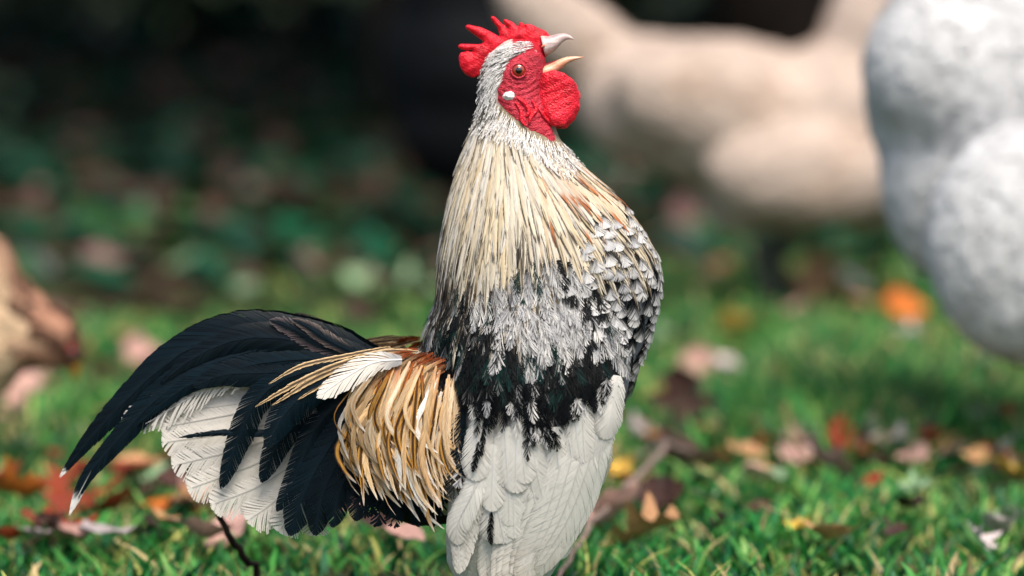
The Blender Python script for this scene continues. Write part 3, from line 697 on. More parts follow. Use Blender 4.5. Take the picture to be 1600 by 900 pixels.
def bow_col(px, py):
    pb = p_black(px, py); blk = R.random() < pb; g = R.uniform(.0, .7); sw = R.uniform(.2, .5); mix = R.uniform(.3, .7); sh = R.random() < .2
    teal = mixc(BLK, lin(16, 60, 54), .5 * (R.random() < .25))
    def col(s, t, rb, sd):
        w = mixc(WHT, GRY, g) * (.8 + .3 * rb[..., None])
        if blk: c = mixc(np.broadcast_to(teal, s.shape + (3,)), w, (.5 * smooth(.3, .9, rb) * smooth(.45, .95, s)) if sh else .03 * rb)
        else:
            c = mixc(w, BLK, smooth(sw, sw * .4, t) * smooth(.2, .4, s) * mix * 1.2); c = mixc(c, BLK, .5 * smooth(.35, .1, rb)); c = mixc(BLK, c, smooth(.1, .35, s))
        return c
    return col
BOW = [(684, 440), (740, 455), (800, 420), (850, 395), (890, 400), (930, 440), (960, 480), (978, 520), (965, 560), (950, 596), (890, 606), (865, 640), (838, 640), (800, 606), (752, 600), (715, 600), (672, 560), (640, 540), (668, 510)]
nbw = 0
for (x, y) in sorted(poisson(BOW, 13.5), key=lambda p: -p[1]):
    L = R.uniform(42, 62); ja = R.gauss(0, .14)
    r = march(x, y, lambda a, b: (f_bow(a, b)[0] + ja, 1.0), L, 6, .0010, .0022 + .0012 * R.random())
    if r is None: continue
    ft = feather(r[0], r[1], R.uniform(7.5, 12) * S, 'covert' if R.random() < .6 else 'hackle', 26, bow_col(x, y), .3, 3.0, .2, False, drop=.3, jn=.0003, taper=.5)
    if nbw < 300: put('shoulder_feather', ft)
    else: FAR.append(ft)
    nbw += 1

# ---- white wing: long quills under smaller coverts
def white_col(px, py, dirty=0.0):
    g = R.uniform(0, .35); sh = lin(222, 216, 206); d = dirty; edge = R.uniform(.1, .4); vb = R.uniform(.9, 1.03)
    def col(s, t, rb, sd):
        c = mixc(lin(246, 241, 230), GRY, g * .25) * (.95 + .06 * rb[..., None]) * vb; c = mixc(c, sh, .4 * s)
        c = mixc(c, lin(112, 110, 108), edge * smooth(.8, 1, t) * np.where(sd > 0, 1.5, .3)); c = mixc(c, lin(150, 138, 118), d * smooth(.55, 1, s) * (.4 + .6 * rb)); return c  # edge: rim darkened mostly on one vane, painted shading that parts the feathers
    return col
def quill(name, pts, yoff, Wpx, dirty=0., kind='covert', nb=46, tilt=0.0, colf=None, fray=.035, fwd=1.4, rach=(.62, .60, .56), camber=.12, mat=M_FEATHER, mirror=True, drop=0.0):
    n = 14; Q = catmull(pts, n); P = []; 
    for k, (a, b) in enumerate(Q):
        h = cast(a, b); y0 = h[0].y if h is not None and h[0].y < 0 else None; P.append((a, b, y0))
    ys = [p[2] for p in P]; good = [k for k in range(n + 1) if ys[k] is not None]
    yy = np.interp(range(n + 1), good, [ys[k] for k in good]) if good else np.zeros(n + 1)
    yy = np.clip(yy, np.median(yy) - 14 * S, np.median(yy) + 14 * S)
    for _ in range(3): yy[1:-1] = (yy[:-2] + yy[1:-1] * 2 + yy[2:]) / 4
    yo = np.linspace(yoff[0], yoff[1], n + 1)
    W3 = np.array([at(a, b, yy[k] - yo[k]) for k, (a, b, _) in enumerate(P)])
    N = []
    for k, (a, b, _) in enumerate(P):
        h = cast(a, b); nn = np.array(h[1]) if h is not None else np.array([0, -1., 0]); nn = nn * .8 + np.array([tilt, -.5, .1]); N.append(nn / np.linalg.norm(nn))
    N = np.array(N)
    for _ in range(3): N[1:-1] = (N[:-2] + N[1:-1] * 2 + N[2:]) / 4
    return put(name, feather(W3, N, Wpx * S, kind, nb, colf or white_col(0, 0, dirty), fray, fwd, camber, rach, drop=drop, jn=.00012), mat, mirror)
for k in range(9):                                   # leading quills along the right edge
    f = k / 8
    quill('flight_feather', [(955 - 120 * f, 640 + 10 * f), (935 - 115 * f, 720), (905 - 100 * f, 800), (865 - 75 * f, 860 + 8 * f), (836 - 60 * f, 905 + R.uniform(-8, 14))], (.0015 + .0008 * (8 - k), .003 + .0009 * (8 - k)), 24, .55, tilt=.1)
for k in range(6):                                   # the fan that leans the other way
    f = k / 5
    quill('flight_feather', [(765 - 8 * f, 660 + 15 * k), (750 - 16 * f, 740 + 8 * k), (730 - 16 * f, 812 + 2 * k), (716 - 14 * f + 3 * k, 897 - 9 * k)], (.002 + .0006 * k, .004 + .0008 * k), 21, .5, tilt=-.15)
for k in range(3): quill('flight_feather', [(772 + 6 * k, 740), (770 + 8 * k, 800), (764 + 12 * k, 860), (756 + 16 * k, 912)], (.0012, .0022 + .0006 * k), 17, .6)
WCOV = [(735, 640), (790, 630), (850, 640), (900, 620), (950, 590), (976, 560), (972, 640), (950, 690), (920, 740), (890, 790), (850, 830), (810, 820), (785, 790), (765, 760), (745, 720)]
def f_white(x, y): return (.16 * float(smooth(780, 880, x)) * float(smooth(620, 760, y)) - .14 * float(smooth(790, 740, x)) + .02 - .35 * float(smooth(900, 960, x)), 1.0)
for (x, y) in sorted(poisson(WCOV, 36), key=lambda p: -p[1]):
    L = R.uniform(84, 112) * (1 - .3 * float(smooth(720, 830, y))); ja = R.gauss(.03, .07); r = march(x, y, lambda a, b: (f_white(a, b)[0] + ja, 1.0), L, 7, .0030, .0042 + .0008 * R.random())
    if r is None: continue
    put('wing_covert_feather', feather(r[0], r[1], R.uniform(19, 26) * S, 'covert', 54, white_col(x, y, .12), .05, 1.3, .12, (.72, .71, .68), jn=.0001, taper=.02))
for k in range(62):                                  # black hair-like coverts hanging over the white
    a = R.uniform(745, 945); b = 628 - 30 * max(0, (a - 880) / 60) + R.gauss(0, 8); L = R.uniform(22, 44)
    if abs(a - 845) < 22: b += R.uniform(0, 40)
    ja = R.gauss(0, .15); r = march(a, b, lambda x, y: (.04 + ja, 1.0), L, 6, .0042, .0062); vbk = R.uniform(.7, 1.4)
    if r is not None: put('wing_covert_feather', feather(r[0], r[1], R.uniform(5, 9) * S, 'hackle', 20, (lambda s, t, rb, sd: np.broadcast_to(BLK, s.shape + (3,)) * (.8 + .6 * rb[..., None]) * vbk) if k % 4 else bow_col(850, 470), .3, 2.6, .2, False, drop=.3, taper=.5))
for p, wd in [([(768, 800), (766, 825), (768, 852)], 5), ([(757, 655), (755, 685), (752, 715)], 4), ([(748, 690), (744, 715), (738, 738)], 5)]: quill('wing_covert_feather', p, (.0075, .0075), wd, colf=lambda s, t, rb, sd: np.broadcast_to(BLK, s.shape + (3,)) * (.8 + .6 * rb[..., None]), fray=.2, nb=24, rach=False)  # first black strip stands in for the shaded gap between the fans

# ---- tail: explicit quills in the fan
def black_col(tip=0.0, edge=None, frayed=False):
    sh = mixc(BLK, lin(4, 26, 34), .3 + .3 * R.random())
    def col(s, t, rb, sd):
        c = np.broadcast_to(sh, s.shape + (3,)) * (.7 + .7 * rb[..., None]); c = mixc(c, lin(30, 44, 54), .2 * smooth(.15, 0, t))
        if tip: c = mixc(c, WHT, smooth(1 - tip, 1 - tip * .6, s + .01 * rb))
        if edge is not None: c = mixc(c, edge, smooth(.62, .9, t) * smooth(.12, .4, s) * .9)
        return c
    return col
def tail_white(g=0.0, line=0.0):
    def col(s, t, rb, sd):
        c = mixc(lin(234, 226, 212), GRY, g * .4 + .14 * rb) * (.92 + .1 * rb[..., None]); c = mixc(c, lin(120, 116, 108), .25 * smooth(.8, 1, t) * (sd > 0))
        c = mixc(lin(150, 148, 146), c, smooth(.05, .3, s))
        if line: c = mixc(c, BLK, smooth(.55, .8, t) * (sd > 0) * line)
        return c
    return col
def plume(name, pts, y0, y1, Wpx, kind, colf, nb=60, fray=.06, fwd=1.3, rach=True, nz=.15, camber=.15, drop=0.0, mirror=True, mat=M_TAIL, jn=.00015, ny=-1.0):
    n = 22; Q = catmull(pts, n); ys = np.linspace(y0, y1, n + 1) * S
    P = np.array([at(a, b, ys[k]) for k, (a, b) in enumerate(Q)])
    T = np.gradient(P, axis=0); N = np.tile(np.array([0, ny, nz]), (n + 1, 1)); N = N / np.linalg.norm(N, axis=1)[:, None]
    V, F, C = feather(P, N, Wpx * S, kind, nb, colf, fray, fwd, camber, rach, drop=drop, jn=jn, taper=.0 if drop < .2 else .2)
    return put(name, (V, F, C), mat, mirror)
whites = [((560, 605), (400, 628), (225, 648), 27), ((560, 610), (400, 640), (250, 668), 30), ((562, 615), (410, 665), (252, 692), 31), ((562, 620), (410, 690), (268, 728), 32), ((564, 628), (420, 715), (292, 765), 32), ((566, 636), (430, 745), (328, 790), 32),
          ((568, 642), (450, 765), (385, 815), 32), ((570, 650), (475, 775), (435, 832), 30), ((575, 655), (500, 780), (488, 838), 27)]
for k, (a, b, c, wd) in enumerate(whites):
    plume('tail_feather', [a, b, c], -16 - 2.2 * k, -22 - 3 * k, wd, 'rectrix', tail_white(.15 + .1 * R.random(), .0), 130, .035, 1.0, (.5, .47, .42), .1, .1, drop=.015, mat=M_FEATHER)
plume('tail_feather', [(545, 655), (420, 676), (345, 676), (278, 684)], -48, -52, 6, 'lesser', black_col(), 40, .1)
plume('tail_feather', [(520, 568), (360, 585), (265, 622), (196, 672)], -30, -24, 21, 'rectrix', tail_white(.5), 60, .2, 2.0, (.5, .5, .5), .1, .1, drop=.5, mat=M_FEATHER)
plume('tail_feather', [(520, 566), (360, 592), (275, 634), (226, 664)], -33, -30, 20, 'rectrix', tail_white(.4), 60, .2, 2.0, (.5, .5, .5), .1, .1, drop=.5, mat=M_FEATHER)
plume('sickle_feather', [(590, 560), (510, 530), (420, 516), (340, 524), (262, 565), (190, 632), (135, 692), (93, 746)], -30, -6, 31, 'sickle', black_col(.02), 110, .025, 2.0, True, .2, .2)
plume('sickle_feather', [(585, 566), (500, 548), (410, 545), (320, 572), (245, 622), (182, 690), (132, 750), (108, 806)], -38, -26, 27, 'sickle', black_col(.06), 110, .025, 2.0, True, .2, .2)
plume('sickle_feather', [(580, 570), (500, 560), (400, 568), (310, 594), (262, 624), (214, 664)], -44, -34, 22, 'sickle', black_col(), 80, .025, 2.0, True, .15, .2)
plume('sickle_feather', [(590, 566), (520, 545), (440, 528), (370, 530), (300, 560), (250, 600)], -40, -30, 26, 'sickle', black_col(), 80, .025, 2.0, True, .2, .2)
plume('sickle_feather', [(560, 580), (490, 578), (420, 582), (350, 585), (300, 605)], -46, -40, 24, 'lesser', black_col(), 70, .025, 1.8)
plume('sickle_feather', [(560, 560), (500, 536), (460, 514), (420, 500)], -42, -36, 16, 'lesser', black_col(0, lin(110, 96, 96)), 60, .1, 1.8)
plume('sickle_feather', [(565, 556), (515, 532), (480, 510), (455, 498)], -46, -40, 11, 'lesser', black_col(0, lin(120, 104, 96)), 50, .1, 1.8)
for k, (pp, wd) in enumerate([([(545, 575), (460, 585), (402, 625), (372, 690), (345, 765)], 27), ([(560, 585), (480, 620), (440, 680), (408, 755)], 30), ([(570, 600), (500, 660), (462, 745), (432, 800)], 26),
                              ([(575, 610), (520, 690), (480, 760), (452, 838)], 36), ([(580, 625), (540, 700), (505, 770), (492, 838)], 32), ([(590, 640), (560, 710), (530, 770), (520, 825)], 30), ([(600, 650), (580, 720), (562, 780), (556, 815)], 30), ([(565, 585), (500, 600), (450, 640), (415, 700)], 28)]):
    plume('lesser_sickle_feather', pp, -58 - 5 * k, -52 - 7 * k, wd * (.8 if k < 3 else .94), 'lesser', black_col(), 110, .03, 1.3, True, .2, .25, drop=.02)
for k in range(26):                                   # dark fluff under the saddle
    a = 560 + 130 * (k / 25) + R.gauss(0, 6); b = 690 + R.uniform(-30, 30)
    plume('fluff_feather', [(a + 15, b - 40), (a + 4, b + 30), (a + R.gauss(0, 10), min(b + 110, 835 + R.gauss(0, 8)))], -92 - .3 * (a - 560) * .1 - R.random() * 6, -88 - R.random() * 8, R.uniform(14, 22), 'covert', black_col(), 40, .25, 1.4, False, .1, .2, drop=.3, mat=M_FEATHER, jn=.0004)
for (a, b, L) in [(742, 655, 60), (735, 680, 62), (748, 640, 50), (728, 700, 64), (724, 660, 60), (718, 720, 60)]:     # grey and black flank fluff
    bc = bow_col(760, 480) if R.random() < .5 else black_col()
    plume('flank_feather', [(a, b - 20), (a - 6, b + L * .5), (a - 14, b + L)], -128, -136, 14, 'covert', bc, 36, .25, 1.6, False, .1, .25, drop=.3, mat=M_FEATHER, jn=.0004)

# ---- saddle hackles: long narrow curved plumes
def saddle_col(px, py, u):
    kind = R.random(); left = 1 - u
    if kind < .11: base, edge = WHT, lin(236, 228, 214)
    elif kind < .11 + .34 * left + .06: base, edge = lin(74, 52, 38), GLD
    else: base, edge = mixc(mixc(CRM, WHT, R.uniform(0, .3)), GLD, R.uniform(.05, .7)), mixc(mixc(GLD, CRM, R.uniform(0, .6)), RST, R.uniform(0, .3))
    rt = RST * R.uniform(.7, 1.3); redk = R.uniform(.2, .95) * float(smooth(600, 560, py))
    sp = R.uniform(.25, .5); inv = R.random() < .55; vs = R.uniform(.8, 1.2) * (1 if u > .3 or R.random() < .5 else .55)
    def col(s, t, rb, sd):
        c = mixc(np.broadcast_to(base, s.shape + (3,)), np.broadcast_to(edge, s.shape + (3,)), smooth(sp, sp + .35, t) if inv else smooth(sp + .2, sp - .1, t) * .8)
        c = c * (.8 + .3 * rb[..., None]) * vs; c = mixc(c, lin(226, 216, 200), smooth(.86, .97, s) * .8); c = mixc(c, rt, redk * smooth(.28, .05, s)); return c
    return col
sads = []
for k in range(215):
    u = R.random(); v = R.random()
    x0 = 590 + 138 * u + R.gauss(0, 5); y0 = 556 + 22 * u + v * (70 + 40 * (1 - abs(u - .5))) ; L = R.uniform(105, 225) * (1 - .25 * v)
    sads.append((y0, x0, u, v, L))
sads.sort(key=lambda a: -a[0])
for q, (y0, x0, u, v, L) in enumerate(sads):
    lx = -(1 - u) * 44 - 6 + R.gauss(0, 10); hook = R.uniform(-4, 36)
    ye = min(y0 + L, 808 - 50 * abs(u - .55) + R.gauss(0, 24)); Ly = ye - y0
    p = [(x0, y0), (x0 + lx * .5, y0 + Ly * .27), (x0 + lx * 1.0, y0 + Ly * .6), (x0 + lx * .9 + hook * .35, y0 + Ly * .85), (x0 + lx * .75 + hook, y0 + Ly)]
    dep = -104 - 20 * (q / len(sads)) - 14 * math.sin(u * 2.6) + R.gauss(0, 3)
    y_in = -78 - 30 * math.sin(u * 3) - 16 * min(1, v * 2)
    Q = catmull(p, 14); ss = np.linspace(0, 1, 15); yy = (y_in + (dep - y_in) * np.sin(np.minimum(ss * 1.7, 1) * math.pi / 2)) * S
    P = np.array([at(a, b, yy[i]) for i, (a, b) in enumerate(Q)]); N = np.stack([np.full(15, .1 * R.gauss(0, 1)), np.full(15, -1.), .6 * (1 - ss)], 1); N /= np.linalg.norm(N, axis=1)[:, None]
    thin = (q * 7919) % 215 >= 165                       # the finest strands are joined
    ft = feather(P, N, (R.uniform(.9, 1.8) if thin else R.uniform(2.8, 5.2)) * S, 'hackle', 34, saddle_col(x0, y0, u), .06, 3.4, .12, False, jn=.00008, taper=.05)
    if thin: FAR.append(ft)
    else: put('saddle_feather', ft)
for p, wd, cf in [([(640, 548), (560, 560), (480, 590), (398, 636)], 5, 1), ([(630, 553), (560, 566), (495, 590), (424, 634)], 5, 1), ([(650, 550), (570, 572), (520, 590), (465, 625)], 5, 1), ([(610, 542), (540, 556), (470, 572), (420, 600)], 4, 1),
                  ([(628, 562), (585, 566), (540, 590), (495, 622)], 20, 2), ([(660, 560), (600, 580), (560, 600), (540, 640)], 6, 1), ([(655, 550), (620, 548), (585, 552), (550, 566)], 4, 1)] + [([(x_, y_), (x_ - 22, y_ + 3 + d_), (x_ - 44, y_ + 14 + 2 * d_), (x_ - 58 + d_, y_ + 38 + 3 * d_)], R.uniform(2, 4.2), 3) for x_, y_, d_ in [(R.uniform(630, 715), 0, R.uniform(-2, 12)) for _ in range(46)] for y_ in [538 + .25 * (x_ - 630) + R.uniform(0, 16)]]:
    cf_ = {1: (lambda s, t, rb, sd: mixc(np.broadcast_to(lin(50, 40, 34), s.shape + (3,)), mixc(GLD, CRM, .5), smooth(.3, .6, t)) * (.8 + .3 * rb[..., None])), 2: tail_white(0), 3: (lambda s, t, rb, sd: mixc(mixc(RST, lin(60, 28, 14), smooth(.4, .1, t) * .8), mixc(GLD, CRM, .5), smooth(.1, .6, s)) * (.7 + .5 * rb[..., None]))}[cf]
    fv = R.uniform(.35, 1.05); cg = cf_; cf_ = cg if cf != 3 else (lambda s, t, rb, sd: cg(s, t, rb, sd) * fv)
    plume('saddle_feather', p, -84 + R.gauss(0, 3) - 16 * (cf == 2), -100 - 22 * (cf == 2), wd, 'hackle' if cf != 2 else 'lesser', cf_, 40, .1, 2.4, cf == 2 and (.75, .73, .7), .5, .2, mat=M_FEATHER)

# ---- head fuzz
def f_head(x, y):
    a = math.atan2(y - 112, x - 812); return (-.75 + .5 * float(smooth(120, 165, y)), .35 + .8 * float(smooth(90, 140, y)))
HEADP = [(838, 74), (825, 78), (803, 90), (792, 104), (786, 126), (777, 142), (776, 158), (788, 172), (806, 188), (830, 206), (852, 215), (880, 222), (900, 252), (890, 275), (850, 250), (800, 215), (745, 200), (740, 165), (746, 130), (758, 100), (770, 80), (800, 66), (830, 66)]
FZ = []
for (x, y) in sorted(poisson(HEADP, 3.5), key=lambda p: -p[1]):
    L = R.uniform(14, 24); ja = R.gauss(0, .15); r = march(x, y, lambda a, b: (f_head(a, b)[0] + ja, f_head(a, b)[1]), L, 4, .0003, .0016 + .001 * R.random())
    if r is None: continue
    g = R.random(); cb = mixc(lin(246, 242, 236), GRY, .22 * g) if R.random() < .92 else lin(70, 64, 54); 
    if x < 770 and R.random() < .25: cb = lin(96, 92, 84)
    FZ.append(feather(r[0], r[1], R.uniform(.6, 1.1) * S, 'hackle', 6, lambda s, t, rb, sd: np.broadcast_to(cb, s.shape + (3,)) * (.8 + .3 * rb[..., None]), .3, 3.0, .1, False, drop=.2, taper=.6))
V, F, C = join(FZ); FAR.append((V * [1, -1, 1], F[:, ::-1], C))
tag(obj('head_down', mesh('head_down', V, F, C), M_FEATHER, ROO), kind='stuff')
V, F, C = join(FAR); tag(obj('plumage', mesh('plumage', V, F, C), M_FEATHER, ROO), kind='stuff')

# ---- comb, wattles, face, beak, eye
ZC = lambda P: [(680 + a / 3.75, b / 3.75) for a, b in P]
def slab(name, poly, y0, thick, mat, parent, edge=.5, sub=2, lump=.0006, edge_pow=.5, bend=None, grow=0.0):
    """an outline filled with a lens-like thickness: fat inside, thin at the rim"""
    xs = [p[0] for p in poly]; ys = [p[1] for p in poly]; st = 1.6
    P = np.array(poly); P2 = np.roll(P, -1, 0)
    bm = bmesh.new()
    outline = []
    for a, b in zip(P, P2):
        n = max(1, int(np.hypot(*(b - a)) / 3))
        for k in range(n): outline.append(a + (b - a) * k / n)
    outline = np.array(outline)
    for _ in range(2): outline = outline * .5 + (np.roll(outline, 1, 0) + np.roll(outline, -1, 0)) * .25
    if grow:
        tg = np.roll(outline, -1, 0) - np.roll(outline, 1, 0); tg /= np.linalg.norm(tg, axis=1)[:, None] + 1e-9; nn = np.stack([tg[:, 1], -tg[:, 0]], 1)
        ar = np.sum(outline[:, 0] * np.roll(outline[:, 1], -1) - outline[:, 1] * np.roll(outline[:, 0], -1)); outline = outline + nn * grow * (1 if ar > 0 else -1)
    vs = [bm.verts.new((p[0], p[1], 0)) for p in outline]
    es = [bm.edges.new((vs[i], vs[(i + 1) % len(vs)])) for i in range(len(vs))]
    bmesh.ops.triangle_fill(bm, use_beauty=True, edges=es)
    for _ in range(4):
        le = [e for e in bm.edges if e.calc_length() > 4.0 and not e.is_boundary]
        if not le: break
        bmesh.ops.subdivide_edges(bm, edges=le, cuts=1); bmesh.ops.triangulate(bm, faces=bm.faces); bmesh.ops.beautify_fill(bm, faces=bm.faces, edges=[e for e in bm.edges if not e.is_boundary])
    bm.verts.ensure_lookup_table(); bm.verts.index_update()
    q = np.array([(v.co.x, v.co.y) for v in bm.verts]); tri = [[v.index for v in f.verts] for f in bm.faces]; bnd = np.array([v.is_boundary for v in bm.verts]); bm.free()
    dist = np.min(np.hypot(q[:, None, 0] - outline[None, :, 0], q[:, None, 1] - outline[None, :, 1]), 1); dist[bnd] = 0
    h = thick * (np.clip(dist / (edge * 14), 0, 1) ** edge_pow); h = h + lump / S * .5 * (np.sin(q[:, 0] * .31 + q[:, 1] * .17 + 1) * np.sin(q[:, 1] * .23 - q[:, 0] * .11) + .5 * np.sin(q[:, 0] * .83 - q[:, 1] * .37) * np.sin(q[:, 1] * .71 + q[:, 0] * .29 + 2)) * (dist > 2)
    bo = np.zeros(len(q)) if bend is None else bend(q[:, 0], q[:, 1])
    Vf = np.array([at(a, b, (y0 + o - t) * S) for (a, b), t, o in zip(q, h, bo)]); Vb = np.array([at(a, b, (y0 + o + t) * S) for (a, b), t, o in zip(q, h, bo)])
    n = len(q); V = list(Vf); mp = {}
    for i in range(n):
        if bnd[i]: mp[i] = i
        else: mp[i] = len(V); V.append(Vb[i])
    F = tri + [[mp[i] for i in f[::-1]] for f in tri]
    me = mesh(name, V, F); bm = bmesh.new(); bm.from_mesh(me); bmesh.ops.recalc_face_normals(bm, faces=bm.faces); bm.to_mesh(me); bm.free()
    o = obj(name, me, mat, parent); md = o.modifiers.new('s', 'SUBSURF'); md.levels = md.render_levels = 1
    return o
COMB = ZC([(672, 300), (672, 210), (645, 182), (600, 165), (545, 138), (532, 142), (526, 172), (512, 130), (498, 122), (488, 165), (455, 130), (400, 110), (398, 122), (435, 175), (400, 150), (340, 92), (326, 90), (324, 108), (368, 160), (384, 222),
           (340, 195), (270, 162), (182, 143), (172, 160), (232, 202), (290, 246), (268, 262), (140, 258), (126, 274), (150, 288), (230, 298), (150, 308), (138, 330), (146, 390), (178, 436), (220, 454), (256, 444), (292, 396), (330, 350), (350, 300), (400, 275), (470, 262), (540, 280), (600, 330), (650, 335)])
slab('comb', COMB, 0, 7.5, M_COMB, ROO, 1.0, grow=1.3, bend=lambda x, y: 2.5 * np.sin(x * .09) * smooth(95, 40, y))
WAT = ZC([(588, 470), (630, 425), (690, 408), (755, 425), (815, 470), (842, 540), (838, 620), (808, 690), (755, 742), (700, 742), (645, 700), (604, 630), (584, 560)])
slab('wattle', WAT, -17, 8, M_WATTLE, ROO, .8, bend=lambda x, y: -5 * np.sin((x - 835) * .06) + 4 * np.sin((y - 110) * .05))
slab('wattle', [(x + 3, y + 4) for x, y in WAT], 18, 8, M_WATTLE, ROO, .8)
def face_surface(a, b, lift): 
    h = cast(a, b); return np.array(h[0] + h[1] * lift) if h else np.array(at(a, b, -30 * S))
# bare red face: a skin patch following the head
bmf = bmesh.new()
def patch(name, poly, mat, lift, st=3.0, lump=.0006, seed=0):
    xs = np.arange(min(p[0] for p in poly), max(p[0] for p in poly) + st, st); ys = np.arange(min(p[1] for p in poly), max(p[1] for p in poly) + st, st)
    P = np.array(poly); idx = {}; V = []; F = []
    def key(i, j):
        if (i, j) not in idx:
            x, y = xs[i], ys[j]; d = np.min([np.hypot(x - (p[0] + (q[0] - p[0]) * t), y - (p[1] + (q[1] - p[1]) * t)) for p, q in zip(poly, poly[1:] + poly[:1]) for t in np.linspace(0, 1, 6)])
            l = lift * min(1, d / 7) ** .6 - .0004 + lump * (.5 * math.sin(x * .41 + y * .19) * math.sin(y * .33 - x * .13) + .5 * math.sin(math.hypot(x - 810, y - 110) * .75)) * min(1, d / 6)
            idx[(i, j)] = len(V); V.append(face_surface(x, y, l))
        return idx[(i, j)]
    for i in range(len(xs) - 1):
        for j in range(len(ys) - 1):
            if inpoly(np.array([xs[i] + st / 2]), np.array([ys[j] + st / 2]), poly)[0] and all(cast(xs[i + a], ys[j + b]) for a in (0, 1) for b in (0, 1)): F.append([key(i, j), key(i + 1, j), key(i + 1, j + 1), key(i, j + 1)])
    me = mesh(name, V, F); bm = bmesh.new(); bm.from_mesh(me); bmesh.ops.recalc_face_normals(bm, faces=bm.faces); bm.to_mesh(me); bm.free()
    o = obj(name, me, mat, ROO); md = o.modifiers.new('s', 'SUBSURF'); md.levels = md.render_levels = 2; return o
patch('face_skin', FACE, M_FACE, .0016, 2.6)
LOBE = ZC([(385, 560), (410, 532), (445, 524), (472, 540), (474, 568), (455, 592), (420, 596), (392, 582)])
patch('earlobe', LOBE, M_LOBE, .0032, 1.7, .0007)
def fold(pts, r, y=-38):
    P = []
    for a, b in catmull(ZC(pts), 12): P.append(face_surface(a, b, .0016))
    V, F = tube(P, np.interp(np.linspace(0, 1, 13), [0, .2, .5, .8, 1], np.array([.3, .9, 1, .9, .3]) * r * S), 8, .15)
    o = obj('skin_fold', mesh('skin_fold', V, F), M_WATTLE, ROO)
fold([(478, 570), (520, 605), (545, 650), (530, 690)], 3.6); fold([(560, 590), (585, 640), (555, 690), (548, 730)], 3.4); fold([(470, 600), (500, 650), (505, 705), (530, 745)], 3.0); fold([(600, 640), (640, 700), (690, 745)], 3.4)
# beak: two curved horns lofted along their midlines
def horn(name, mid, mat, hts, wid):
    Q = catmull(ZC(mid), 16); n = len(Q); sl = []
    hh = np.interp(np.linspace(0, 1, n), np.linspace(0, 1, len(hts)), hts); ww = np.interp(np.linspace(0, 1, n), np.linspace(0, 1, len(wid)), wid)
    P = np.array([at(a, b) for a, b in Q]); T = np.gradient(P, axis=0); T /= np.linalg.norm(T, axis=1)[:, None]
    for k in range(n):
        up = np.cross(T[k], [0, 1, 0]); sl.append((P[k], up * hh[k] * S, np.array([0, ww[k] * S, 0])))
    V, F = ring_loft(sl, 20); return obj(name, mesh(name, V, F), mat, ROO)
horn('upper_beak', [(630, 268), (676, 256), (728, 226), (772, 216), (814, 230)], M_UBEAK, [17, 13, 8, 4.6, .5], [16, 13, 8, 4.5, .5])
horn('lower_beak', [(600, 428), (650, 416), (710, 386), (780, 350), (868, 334)], M_LBEAK, [9, 9.5, 8.2, 5.0, .5], [15, 14, 10, 5.5, .6])
horn('tongue', [(610, 395), (650, 385), (700, 365), (740, 348)], M_MOUTH, [5, 4, 3, .6], [8, 7, 5, .6])
ns = slab('nostril', ZC([(612, 276), (628, 258), (652, 256), (656, 266), (640, 280), (618, 286)]), -17, 3, mat_plain('nostril_skin', lin(214, 120, 96), .5), ROO, .4, lump=0)
# eye
ec = cast(810.5, 110); E0 = np.array(ec[0]) + np.array([0, -.0012, 0])
V, F = ellipsoid(E0, [(11 * S, 0, 0), (0, 0, 11 * S), (0, 6.0 * S, 0)], 24); ey = obj('eye', mesh('eye', V, F), M_IRIS, ROO)
V, F = ellipsoid(E0 + [0, -4.4 * S, 0], [(5.8 * S, 0, 0), (0, 0, 5.8 * S), (0, 1.9 * S, 0)], 20); obj('pupil', mesh('pupil', V, F), M_PUPIL, ey)
th = np.linspace(0, 2 * math.pi, 33); V, F = tube(np.stack([E0[0] + 11.6 * S * np.cos(th), np.full(33, E0[1] - 2.6 * S), E0[2] + 11 * S * np.sin(th)], 1), np.full(33, 1.7 * S), 8, .1, False)
obj('eyelid', mesh('eyelid', V, F), M_FACE, ROO)
# legs and feet (just below the picture)
for sg, xk in ((-1, 800), (1, 770)):
    hip = np.array(at(xk - 10, 820, sg * 45 * S)); foot = np.array([at(xk + 12, 940).x, sg * 45 * S, .012])
    prt = [tube(catmull([hip, (hip + foot) / 2 + [-.004, 0, 0], foot], 8), np.linspace(.009, .0052, 9), 10)]
    for a, L in ((0, .045), (.6, .038), (-.6, .038), (math.pi, .018)):
        e = foot + np.array([math.cos(a) * L, math.sin(a) * L, -.0095]); prt.append(tube(catmull([foot, foot * .5 + e * .5 + [0, 0, .003], e], 6), np.linspace(.0045, .0016, 7), 8))
    V, F, _ = join(prt); obj('leg', mesh('leg', V, F), M_SHANK, ROO)

